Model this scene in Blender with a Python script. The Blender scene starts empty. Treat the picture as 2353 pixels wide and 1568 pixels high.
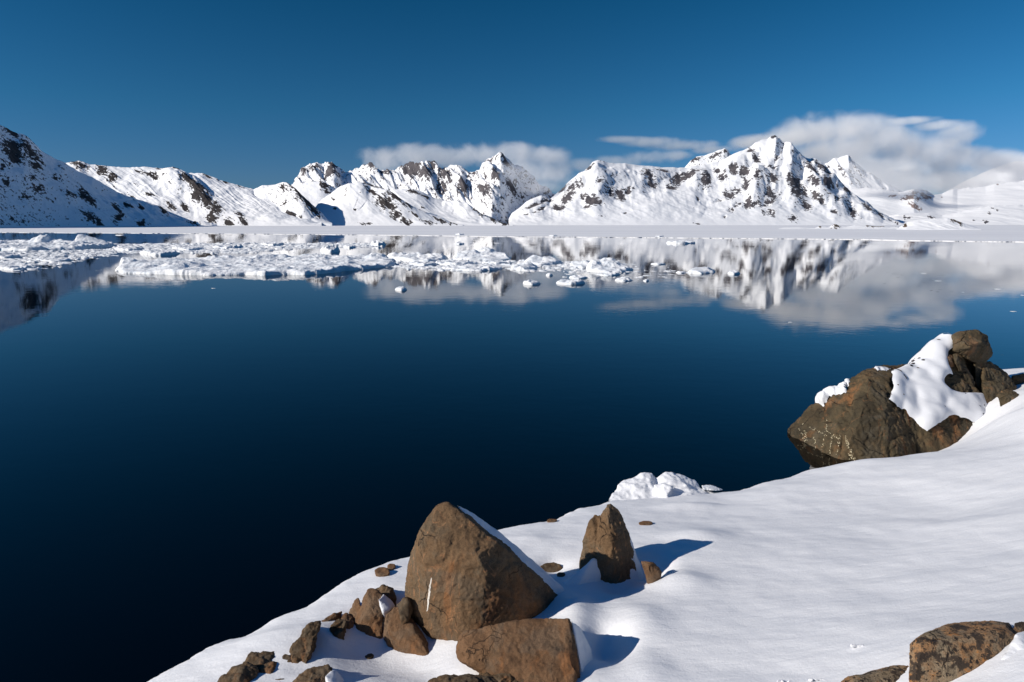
import bpy, bmesh, math, random
import numpy as np
from mathutils import Vector

# ------------------------------------------------------------------ camera, sky, sun, exposure
scene = bpy.context.scene
C = scene.collection
F, CX, CY = 1568.7, 1176.5, 784.0          # photo measured on a 2353 x 1568 grid
PITCH, CAMZ = math.radians(9.73), 5.0
CP, SP = math.cos(PITCH), math.sin(PITCH)
cam_data = bpy.data.cameras.new('camera'); cam_data.lens = 24.0; cam_data.sensor_width = 36.0
cam_data.clip_start = 0.1; cam_data.clip_end = 60000.0
cam = bpy.data.objects.new('camera', cam_data); C.objects.link(cam)
cam.location = (0, 0, CAMZ); cam.rotation_euler = (math.radians(90) - PITCH, 0, 0)
scene.camera = cam
scene.render.resolution_x, scene.render.resolution_y = 1024, 682

SUN_EL = math.radians(26.0)
SUN_H = Vector((-0.94, -0.34, 0)).normalized()           # towards the sun, on the ground plan
TO_SUN = Vector((SUN_H.x*math.cos(SUN_EL), SUN_H.y*math.cos(SUN_EL), math.sin(SUN_EL)))
sd = bpy.data.lights.new('sun', 'SUN'); sd.energy = 5.0; sd.angle = math.radians(0.5); sd.color = (1.0, 0.925, 0.825)
sun = bpy.data.objects.new('sun', sd); C.objects.link(sun)
sun.rotation_euler = TO_SUN.to_track_quat('Z', 'Y').to_euler(); sun.location = TO_SUN * 50

world = bpy.data.worlds.new('World'); scene.world = world; world.use_nodes = True
wn, wl = world.node_tree.nodes, world.node_tree.links
wn.clear()
w_out = wn.new('ShaderNodeOutputWorld'); bg = wn.new('ShaderNodeBackground'); bg.inputs['Strength'].default_value = 0.13
sky = wn.new('ShaderNodeTexSky'); sky.sky_type = 'NISHITA'; sky.sun_disc = False
sky.sun_elevation = SUN_EL
sky.sun_rotation = math.atan2(SUN_H.x, SUN_H.y)          # clockwise from +Y
sky.altitude = 0; sky.air_density = 1.0; sky.dust_density = 0.0; sky.ozone_density = 1.5
# clear polar air seen through a polarising filter: darkest a right angle away from the sun
tc = wn.new('ShaderNodeTexCoord')
sep = wn.new('ShaderNodeSeparateXYZ'); wl.new(tc.outputs['Generated'], sep.inputs[0])
elev = wn.new('ShaderNodeValToRGB'); wl.new(sep.outputs['Z'], elev.inputs['Fac'])
SKY_RAMP = [(0.0, (0.125, 0.222, 0.420)), (0.06, (0.112, 0.238, 0.465)), (0.15, (0.064, 0.245, 0.415)), (0.34, (0.012, 0.200, 0.325)), (0.6, (0.014, 0.13, 0.23)), (0.78, (0.09, 0.34, 0.58)), (1.0, (0.12, 0.42, 0.70))]
els = elev.color_ramp.elements
while len(els) < len(SKY_RAMP): els.new(0.5)
for e, (p_, c_) in zip(els, SKY_RAMP): e.position = p_; e.color = (*c_, 1)
dt = wn.new('ShaderNodeVectorMath'); dt.operation = 'DOT_PRODUCT'; wl.new(tc.outputs['Generated'], dt.inputs[0]); dt.inputs[1].default_value = TO_SUN
ab = wn.new('ShaderNodeMath'); ab.operation = 'MULTIPLY'; wl.new(dt.outputs['Value'], ab.inputs[0]); wl.new(dt.outputs['Value'], ab.inputs[1])
pol = wn.new('ShaderNodeMapRange'); wl.new(ab.outputs[0], pol.inputs['Value'])
pol.inputs['From Min'].default_value = 0.0; pol.inputs['From Max'].default_value = 1.0
pol.inputs['To Min'].default_value = 0.93; pol.inputs['To Max'].default_value = 1.50
m1 = wn.new('ShaderNodeMix'); m1.data_type = 'RGBA'; m1.blend_type = 'MULTIPLY'; m1.inputs['Factor'].default_value = 1
wl.new(sky.outputs[0], m1.inputs['A']); wl.new(elev.outputs['Color'], m1.inputs['B'])
m2 = wn.new('ShaderNodeVectorMath'); m2.operation = 'SCALE'; wl.new(m1.outputs['Result'], m2.inputs[0]); wl.new(pol.outputs[0], m2.inputs['Scale'])
wl.new(m2.outputs[0], bg.inputs['Color']); wl.new(bg.outputs[0], w_out.inputs['Surface'])

scene.view_settings.view_transform = 'Standard'; scene.view_settings.look = 'None'
scene.view_settings.exposure = 0.06; scene.view_settings.gamma = 1.0
scene.render.engine = 'CYCLES'
cy = scene.cycles
cy.use_denoising = True; cy.max_bounces = 12; cy.diffuse_bounces = 3; cy.glossy_bounces = 3; cy.volume_bounces = 8
cy.transparent_max_bounces = 8; cy.volume_max_steps = 256; cy.volume_step_rate = 0.25
cy.caustics_reflective = False; cy.caustics_refractive = False; cy.sample_clamp_indirect = 6.0

# ------------------------------------------------------------------ projection helpers
def zslope(py):                                          # height gained per metre of depth along the ray of a row
    v = (CY - np.asarray(py, float)) / F
    return (v*CP - SP) / (CP + v*SP)
def xslope(px, py):
    v = (CY - np.asarray(py, float)) / F
    return (np.asarray(px, float) - CX) / F / (CP + v*SP)
def at(px, py, Y): return np.array([float(xslope(px, py))*Y, Y, CAMZ + float(zslope(py))*Y])
def onz(px, py, z):
    Y = (z - CAMZ) / float(zslope(py)); return np.array([float(xslope(px, py))*Y, Y, z])
def project(P):
    d = P[:, 1]*CP - (P[:, 2] - CAMZ)*SP; u = P[:, 1]*SP + (P[:, 2] - CAMZ)*CP
    return CX + F*P[:, 0]/d, CY - F*u/d

# ------------------------------------------------------------------ vectorised noise
_r = np.random.RandomState(7)
_perm = np.tile(_r.permutation(256), 3)
_g = _r.normal(size=(256, 3)); _g /= np.linalg.norm(_g, axis=1)[:, None]
def pn(p):
    p = np.asarray(p, float); i = np.floor(p).astype(int); f = p - i; i &= 255
    w = f*f*f*(f*(f*6 - 15) + 10); out = 0
    for a in (0, 1):
        for b in (0, 1):
            for c in (0, 1):
                h = _perm[_perm[_perm[i[..., 0]+a] + i[..., 1]+b] + i[..., 2]+c]
                d = np.einsum('...k,...k->...', _g[h], f - np.array([a, b, c]))
                out = out + d*np.where(a, w[..., 0], 1-w[..., 0])*np.where(b, w[..., 1], 1-w[..., 1])*np.where(c, w[..., 2], 1-w[..., 2])
    return out*1.6
def fbm(p, o=5, gain=0.5, lac=2.03):
    s = 0; a = 1.0
    for k in range(o): s = s + a*pn(np.asarray(p)*lac**k + 17.3*k); a *= gain
    return s
def ridged(p, o=5, gain=0.5, lac=2.07):
    s = 0; a = 1.0
    for k in range(o): s = s + a*(1 - 2*np.abs(pn(np.asarray(p)*lac**k + 31.7*k))); a *= gain
    return s/(2 - 2*gain**o)*1.0
def sstep(a, b, x):
    t = np.clip((x - a)/(b - a), 0, 1); return t*t*(3 - 2*t)
def polyd(px, py, pts):
    """distance to a polyline, and which side (+ = to the right / below when it runs left to right)"""
    best = np.full(px.shape, 1e9); side = np.zeros(px.shape); tt = np.zeros(px.shape)
    n = len(pts) - 1
    for k in range(n):
        ax, ay = pts[k][:2]; bx, by = pts[k+1][:2]; dx, dy = bx-ax, by-ay; L = dx*dx + dy*dy
        t = np.clip(((px-ax)*dx + (py-ay)*dy)/L, 0, 1)
        ex, ey = px-ax-t*dx, py-ay-t*dy; d = np.hypot(ex, ey); m = d < best
        best = np.where(m, d, best); tt = np.where(m, (k+t)/n, tt)
        side = np.where(m, ex/np.maximum(d, 1e-6), side)
    return best, side, tt
def inpoly(px, py, poly):
    r = np.zeros(px.shape, bool); n = len(poly)
    for k in range(n):
        x0, y0 = poly[k]; x1, y1 = poly[(k+1) % n]
        if y0 == y1: continue
        c = (y0 > py) != (y1 > py); r ^= c & (px < (x1-x0)*(py-y0)/(y1-y0) + x0)
    return r
def sdpoly(px, py, poly):
    d, _, _ = polyd(px, py, list(poly) + [poly[0]])
    return np.where(inpoly(px, py, poly), d, -d)

# ------------------------------------------------------------------ mesh and tag helpers
def link_mesh(name, V, faces, mat, parent=None, attrs=None, smooth=True):
    me = bpy.data.meshes.new(name)
    V = np.asarray(V, np.float32); faces = np.asarray(faces, np.int32); k = faces.shape[1]
    me.vertices.add(len(V)); me.vertices.foreach_set('co', V.ravel())
    me.loops.add(faces.size); me.loops.foreach_set('vertex_index', faces.ravel())
    me.polygons.add(len(faces)); me.polygons.foreach_set('loop_start', np.arange(0, faces.size, k, dtype=np.int32))
    me.polygons.foreach_set('use_smooth', np.full(len(faces), smooth))
    me.update(calc_edges=True); me.validate()
    for a, v in (attrs or {}).items():
        at_ = me.attributes.new(a, 'FLOAT', 'POINT'); at_.data.foreach_set('value', np.asarray(v, np.float32).ravel())
    me.materials.append(mat)
    o = bpy.data.objects.new(name, me); C.objects.link(o)
    if parent: o.parent = parent
    return o
def tag(o, label=None, cat=None, group=None, kind=None):
    if label: o['label'] = label
    if cat: o['category'] = cat
    if group: o['group'] = group
    if kind: o['kind'] = kind
    return o
def gridfaces(nr, nc):
    a = np.arange(nr*nc).reshape(nr, nc)
    return np.stack([a[:-1, :-1], a[:-1, 1:], a[1:, 1:], a[1:, :-1]], -1).reshape(-1, 4)
def smooth_verts(V, E, it, lam=0.5):
    deg = np.bincount(E.ravel(), minlength=len(V)).astype(float)[:, None]
    for _ in range(it):
        S = np.zeros_like(V)
        for k in range(3):
            S[:, k] = np.bincount(E[:, 0], V[E[:, 1], k], len(V)) + np.bincount(E[:, 1], V[E[:, 0], k], len(V))
        V = V + lam*(S/np.maximum(deg, 1) - V)
    return V
def vnormals(V, Fq):
    a, b, c, d = (V[Fq[:, k]] for k in range(4)); n = np.cross(c-a, d-b); N = np.zeros_like(V)
    for k in range(4):
        for j in range(3): N[:, j] += np.bincount(Fq[:, k], n[:, j], len(V))
    return N/np.maximum(np.linalg.norm(N, axis=1), 1e-12)[:, None]
def remesh(hulls, voxel):
    """union of convex hulls -> evenly meshed closed surface (V, quads, edges)"""
    bm = bmesh.new()
    for pts in hulls:
        vs = [bm.verts.new(tuple(p)) for p in pts]
        r = bmesh.ops.convex_hull(bm, input=vs)
        junk = [g for g in r['geom_interior'] + r['geom_unused'] if isinstance(g, bmesh.types.BMVert)]
        bmesh.ops.delete(bm, geom=list(set(junk)), context='VERTS')
    me = bpy.data.meshes.new('tmp'); bm.to_mesh(me); bm.free()
    o = bpy.data.objects.new('tmp', me); C.objects.link(o)
    md = o.modifiers.new('r', 'REMESH'); md.mode = 'VOXEL'; md.voxel_size = voxel; md.adaptivity = 0
    dg = bpy.context.evaluated_depsgraph_get(); ev = o.evaluated_get(dg); m2 = ev.to_mesh()
    V = np.empty(len(m2.vertices)*3, np.float32); m2.vertices.foreach_get('co', V); V = V.reshape(-1, 3).astype(float)
    L = np.empty(len(m2.loops), np.int32); m2.loops.foreach_get('vertex_index', L); Q = L.reshape(-1, 4)
    ne = len(m2.edges); E = np.empty(ne*2, np.int32); m2.edges.foreach_get('vertices', E); E = E.reshape(-1, 2)
    ev.to_mesh_clear(); bpy.data.objects.remove(o); bpy.data.meshes.remove(me)
    return V, Q, E

# ------------------------------------------------------------------ materials
class NT:
    def __init__(s, name):
        s.m = bpy.data.materials.new(name); s.m.use_nodes = True; s.t = s.m.node_tree; s.n = s.t.nodes; s.l = s.t.links; s.n.clear()
        s.out = s.n.new('ShaderNodeOutputMaterial')
    def new(s, t, **kw):
        x = s.n.new(t)
        for k, v in kw.items(): setattr(x, k, v)
        return x
    def set(s, node, **kw):
        for k, v in kw.items():
            i = node.inputs[k.replace('_', ' ')]
            if isinstance(v, bpy.types.NodeSocket): s.l.new(v, i)
            else: i.default_value = v
        return node
    def coord(s, scale=(1, 1, 1), rot=(0, 0, 0)):
        t = s.new('ShaderNodeTexCoord'); mp = s.new('ShaderNodeMapping'); s.l.new(t.outputs['Object'], mp.inputs['Vector'])
        mp.inputs['Scale'].default_value = scale; mp.inputs['Rotation'].default_value = rot
        return mp.outputs[0]
    def noise(s, vec, scale, detail=4, rough=0.55, dist=0.0):
        x = s.new('ShaderNodeTexNoise'); s.l.new(vec, x.inputs['Vector']); s.set(x, Scale=scale, Detail=detail, Roughness=rough, Distortion=dist)
        return x.outputs['Fac']
    def ramp(s, fac, stops, interp='LINEAR'):
        r = s.new('ShaderNodeValToRGB'); r.color_ramp.interpolation = interp; s.l.new(fac, r.inputs['Fac']); e = r.color_ramp.elements
        while len(e) < len(stops): e.new(0.5)
        for k, (p, c) in zip(e, stops): k.position = p; k.color = (*c, 1) if len(c) == 3 else c
        return r.outputs['Color']
    def mr(s, v, a, b, c=0.0, d=1.0, smooth=True):
        r = s.new('ShaderNodeMapRange'); r.interpolation_type = 'SMOOTHSTEP' if smooth else 'LINEAR'
        s.l.new(v, r.inputs['Value']); s.set(r, From_Min=a, From_Max=b, To_Min=c, To_Max=d); return r.outputs[0]
    def mix(s, f, a, b, mode='MIX'):
        x = s.new('ShaderNodeMix', data_type='RGBA', blend_type=mode)
        for i, v in (('Factor', f), ('A', a), ('B', b)):
            sock = [q for q in x.inputs if q.name == i and q.type == ('VALUE' if i == 'Factor' else 'RGBA')][0]
            if isinstance(v, bpy.types.NodeSocket): s.l.new(v, sock)
            else: sock.default_value = v if i == 'Factor' else (*v, 1)
        return [q for q in x.outputs if q.type == 'RGBA'][0]
    def math(s, op, a, b=0.0, c=None):
        x = s.new('ShaderNodeMath', operation=op)
        for k, v in enumerate((a, b) if c is None else (a, b, c)):
            if isinstance(v, bpy.types.NodeSocket): s.l.new(v, x.inputs[k])
            else: x.inputs[k].default_value = v
        return x.outputs[0]
    def bump(s, h, strength, dist, normal=None):
        b = s.new('ShaderNodeBump'); s.l.new(h, b.inputs['Height']); s.set(b, Strength=strength, Distance=dist)
        if normal: s.l.new(normal, b.inputs['Normal'])
        return b.outputs[0]
    def principled(s, color, rough, normal=None, **kw):
        p = s.new('ShaderNodeBsdfPrincipled')
        for k, v in dict(Base_Color=color, Roughness=rough, **kw).items():
            if isinstance(v, tuple) and len(v) == 3: v = (*v, 1)
            s.set(p, **{k: v})
        if normal: s.l.new(normal, p.inputs['Normal'])
        return p.outputs[0]
    def done(s, sh, sock='Surface'): s.l.new(sh, s.out.inputs[sock]); return s.m
    def attr(s, name):
        a = s.new('ShaderNodeAttribute'); a.attribute_name = name; return a.outputs['Fac']

SNOW = (0.90, 0.91, 0.93)
def mat_mountain(name, rocks, grain=1.0, contrast=0.5):
    t = NT(name); v = t.coord(); r = t.attr('rock')
    n1 = t.noise(v, 0.05*grain, 8, 0.66); n2 = t.noise(v, 0.22*grain, 4, 0.6)
    f = t.math('ADD', r, t.math('ADD', t.math('MULTIPLY', t.math('SUBTRACT', n1, 0.5), 0.7*contrast), t.math('MULTIPLY', t.math('SUBTRACT', n2, 0.5), 0.5*contrast)))
    f = t.mr(f, 0.46, 0.56)
    rc = t.ramp(t.noise(v, 0.03*grain, 6, 0.65), [(0.3, rocks[0]), (0.5, rocks[1]), (0.7, rocks[2])])
    col = t.mix(f, SNOW, rc)
    hb = t.noise(v, 0.12*grain, 7, 0.6)
    nb = t.bump(hb, 0.9, 5.0/grain)
    n_rock = t.principled(rc, 0.9, nb, Specular_IOR_Level=0.1)
    ns = t.bump(t.noise(t.coord((1, 1, 2)), 0.035*grain, 6, 0.5), 0.28, 6.0/grain)
    n_snow = t.principled(SNOW, 0.8, ns, Specular_IOR_Level=0.15)
    mx = t.new('ShaderNodeMixShader'); t.l.new(f, mx.inputs[0]); t.l.new(n_snow, mx.inputs[1]); t.l.new(n_rock, mx.inputs[2])
    return t.done(mx.outputs[0])
M_DARK = mat_mountain('dark_cliff_and_snow', [(0.035, 0.032, 0.034), (0.055, 0.048, 0.048), (0.078, 0.070, 0.066)])
M_GREY = mat_mountain('grey_cliff_and_snow', [(0.06, 0.058, 0.068), (0.10, 0.092, 0.10), (0.145, 0.132, 0.135)], 0.8)
M_RED = mat_mountain('reddish_cliff_and_snow', [(0.20, 0.155, 0.15), (0.27, 0.205, 0.19), (0.36, 0.29, 0.27)], 0.8)
M_ISLE = mat_mountain('brown_island_rock_and_snow', [(0.06, 0.04, 0.025), (0.10, 0.07, 0.045), (0.17, 0.12, 0.08)], 5.0)

def mat_snow():
    t = NT('wind_packed_snow'); v = t.coord()
    vs = t.coord((0.9, 3.4, 1.5), (0, 0, 0.18))
    a = t.noise(vs, 2.2, 6, 0.6); b = t.noise(v, 35, 5, 0.65); c = t.noise(v, 170, 3, 0.6)
    n = t.bump(a, 0.36, 0.022); n = t.bump(t.noise(t.coord((1.6, 5, 3), (0, 0, 0.12)), 3.2, 5, 0.65), 0.40, 0.012, n); n = t.bump(b, 0.75, 0.006, n); n = t.bump(c, 0.5, 0.0022, n)
    col = t.ramp(t.noise(vs, 1.1, 4, 0.5), [(0.3, (0.73, 0.745, 0.78)), (0.7, (0.785, 0.795, 0.82))])
    return t.done(t.principled(col, 0.62, n, Specular_IOR_Level=0.25))
M_SNOW = mat_snow()
def mat_seaice():
    t = NT('flat_snowy_sea_ice'); v = t.coord((0.2, 1, 1))
    col = t.ramp(t.noise(v, 0.012, 6, 0.6), [(0.3, (0.72, 0.735, 0.78)), (0.7, (0.85, 0.86, 0.88))])
    n = t.bump(t.noise(v, 0.25, 6, 0.6), 0.4, 0.3)
    return t.done(t.principled(col, 0.8, n, Specular_IOR_Level=0.1))
M_SEAICE = mat_seaice()
def mat_floe():
    t = NT('floating_ice_snow'); v = t.coord()
    n = t.bump(t.noise(v, 2.5, 7, 0.65), 0.6, 0.25)
    col = t.ramp(t.noise(v, 0.8, 5, 0.6), [(0.3, (0.74, 0.80, 0.86)), (0.6, (0.86, 0.87, 0.89))])
    return t.done(t.principled(col, 0.7, n, Specular_IOR_Level=0.2))
M_FLOE = mat_floe()
def mat_thin():
    t = NT('thin_dark_ice'); v = t.coord()
    col = t.ramp(t.noise(v, 3, 4), [(0.35, (0.03, 0.04, 0.05)), (0.7, (0.10, 0.12, 0.14))])
    return t.done(t.principled(col, 0.55, None, Specular_IOR_Level=0.1))
M_THIN = mat_thin()
def mat_water():
    t = NT('still_fjord_water'); v = t.coord((1.0, 1.6, 1))
    a = t.noise(v, 0.55, 3, 0.5); b = t.noise(t.coord((1, 1.3, 1), (0, 0, 0.4)), 2.6, 3, 0.5); c = t.noise(t.coord((0.02, 0.05, 1)), 1.0, 3, 0.5)
    calm = t.mr(c, 0.35, 0.7, 0.25, 1.0)
    h = t.math('MULTIPLY', t.math('ADD', t.math('MULTIPLY', a, 0.0045), t.math('MULTIPLY', b, 0.0022)), calm)
    n = t.bump(h, 1.0, 1.0)
    return t.done(t.principled((0.0003, 0.0010, 0.0018), 0.012, n, IOR=1.333, Specular_IOR_Level=0.5))
M_WATER = mat_water()
def mat_boulder(name, stops, lichen=None, scale=1.0, vein=None, dark=0.5, lift=0.0):
    t = NT(name); v = t.coord()
    big = t.noise(v, 2.2*scale, 6, 0.62, 0.4); mid = t.noise(v, 9*scale, 6, 0.65); grain = t.noise(v, 85*scale, 4, 0.75)
    mixv = t.math('ADD', t.math('MULTIPLY', big, 0.65), t.math('MULTIPLY', mid, 0.35))
    col = t.ramp(mixv, stops)
    stain = t.mr(t.noise(t.coord((1, 1, 0.45)), 1.5*scale, 5, 0.6, 0.8), 0.50, 0.66); col = t.mix(t.math('MULTIPLY', stain, 0.62), col, stops[0][1])
    rust = t.mr(t.noise(t.coord((1, 1, 0.35), (0.1, 0.3, 0.5)), 2.1*scale, 5, 0.62, 0.6), 0.56, 0.68); col = t.mix(t.math('MULTIPLY', rust, 0.62), col, (0.35, 0.15, 0.055))
    gry = t.mr(t.noise(t.coord((1, 1, 0.8), (0.9, 0.3, 0.5)), 2.2*scale, 6, 0.65, 0.6), 0.50, 0.62); col = t.mix(t.math('MULTIPLY', gry, 0.28), col, (0.17, 0.15, 0.115))
    sp = t.mr(grain, 0.33, 0.62, 0.55, 1.28, False)
    col = t.mix(1.0, col, sp, 'MULTIPLY') if False else t.mix(1.0, col, t.ramp(grain, [(0.32, (0.45, 0.45, 0.45)), (0.5, (0.95, 0.95, 0.95)), (0.68, (1.0, 1.0, 1.0))]), 'MULTIPLY')
    # hairline cracks, a shape of their own
    vo = t.new('ShaderNodeTexVoronoi', feature='DISTANCE_TO_EDGE')
    wv = t.new('ShaderNodeVectorMath', operation='ADD'); nd = t.new('ShaderNodeTexNoise'); t.l.new(v, nd.inputs['Vector']); t.set(nd, Scale=1.7*scale, Detail=4.0)
    t.l.new(v, wv.inputs[0]); t.l.new(nd.outputs['Color'], wv.inputs[1]); t.l.new(wv.outputs[0], vo.inputs['Vector']); t.set(vo, Scale=1.15*scale)
    crack = t.mr(vo.outputs['Distance'], 0.0, 0.012, 1.0, 0.0)
    crack = t.math('MULTIPLY', crack, t.mr(t.noise(v, 1.6*scale, 3), 0.45, 0.6))
    col = t.mix(t.math('MULTIPLY', crack, 0.75), col, (0.02, 0.015, 0.012))
    if vein:
        vv = t.noise(t.coord((1.0, 1.0, 0.22), (0.3, 0.2, 0)), 2.4*scale, 3, 0.5, 1.2)
        band = t.math('MULTIPLY', t.mr(t.math('ABSOLUTE', t.math('SUBTRACT', vv, 0.5)), 0.0, 0.016, 1.0, 0.0), t.mr(mid, 0.42, 0.58))
        col = t.mix(t.math('MULTIPLY', band, 0.8), col, vein)
    if lichen:
        for sc, lo, hi, c in lichen:
            m = t.mr(t.noise(v, sc, 5, 0.68), lo, hi); col = t.mix(m, col, c)
    hh = t.math('ADD', t.math('MULTIPLY', mid, 0.34), t.math('MULTIPLY', grain, 0.20))
    hh = t.math('SUBTRACT', hh, t.math('MULTIPLY', crack, 0.35))
    n = t.bump(hh, 1.0, 0.075/scale)
    return t.done(t.principled(col, 0.78, n, Specular_IOR_Level=0.22))
BR = [(0.28, (0.05, 0.036, 0.024)), (0.42, (0.145, 0.088, 0.046)), (0.52, (0.20, 0.120, 0.062)), (0.62, (0.15, 0.108, 0.066)), (0.74, (0.30, 0.165, 0.075))]
M_BROWN = mat_boulder('brown_granite', BR, vein=(0.36, 0.18, 0.085))
M_BROWN2 = mat_boulder('rusty_brown_granite', [(0.3, (0.06, 0.038, 0.025)), (0.45, (0.17, 0.092, 0.046)), (0.55, (0.215, 0.118, 0.06)), (0.72, (0.15, 0.10, 0.055))], scale=1.3)
M_ROUGH = mat_boulder('rough_dark_brown_rock', [(0.3, (0.035, 0.024, 0.016)), (0.48, (0.10, 0.065, 0.036)), (0.62, (0.17, 0.105, 0.055)), (0.75, (0.11, 0.085, 0.05))], scale=2.2)
M_OLIVE = mat_boulder('olive_brown_shore_rock', [(0.28, (0.035, 0.028, 0.018)), (0.44, (0.085, 0.066, 0.038)), (0.56, (0.12, 0.085, 0.046)), (0.7, (0.17, 0.095, 0.045))], scale=0.7, vein=(0.20, 0.105, 0.05))
M_LICHEN = mat_boulder('lichen_spotted_granite', [(0.3, (0.14, 0.10, 0.06)), (0.45, (0.30, 0.23, 0.15)), (0.55, (0.36, 0.19, 0.085)), (0.68, (0.28, 0.26, 0.18))],
    lichen=[(9, 0.58, 0.64, (0.38, 0.165, 0.05)), (26, 0.54, 0.59, (0.035, 0.026, 0.02)), (6, 0.53, 0.60, (0.05, 0.036, 0.027)), (5, 0.70, 0.74, (0.42, 0.38, 0.18))])
M_BARN = NT('pale_barnacle'); M_BARN = M_BARN.done(M_BARN.principled((0.62, 0.54, 0.36), 0.6))
M_STREAK = NT('white_quartz_streak'); M_STREAK = M_STREAK.done(M_STREAK.principled((0.62, 0.58, 0.52), 0.6))

# ------------------------------------------------------------------ water and sea ice
HALF = 14000.0
wv_ = np.array([[-HALF, -60, 0], [HALF, -60, 0], [HALF, HALF, 0], [-HALF, HALF, 0]])
water = link_mesh('water', wv_, [[0, 1, 2, 3]], M_WATER); tag(water, 'dark blue mirror calm fjord water', None, kind='structure')

edge_px = [(-500, 532.5), (0, 535), (300, 536.5), (600, 538.5), (840, 540.5), (1176, 544.5), (1500, 546.8), (1800, 549.5), (1985, 551.2), (2060, 553.2), (2200, 555.2), (2353, 556.8), (2900, 561)]
def sea_ice():
    xs = np.linspace(-500, 2900, 1500); ys = np.interp(xs, [p[0] for p in edge_px], [p[1] for p in edge_px])
    ys = ys + 0.25*fbm(np.stack([xs*0.02, xs*0, xs*0], -1), 5)
    near = np.array([onz(a, b, 0.0) for a, b in zip(xs, ys)])
    rows = [near + [0, 0, -0.3], near + [0, 0, 0.16], near + [0, 1.0, 0.2]]
    for Y in (3200.0,):
        r = near.copy(); k = Y/near[:, 1]; r[:, 0] *= k; r[:, 1] = Y; r[:, 2] = 0.2; rows.append((rows[2] + r)/2*[1, 1, 1]); rows.append(r)
    V = np.concatenate(rows); o = link_mesh('sea_ice', V, gridfaces(len(rows), len(xs)), M_SEAICE, smooth=False)
    tag(o, 'flat snow covered sea ice stretching to the foot of the mountains', None, kind='structure')
sea_ice()

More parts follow.
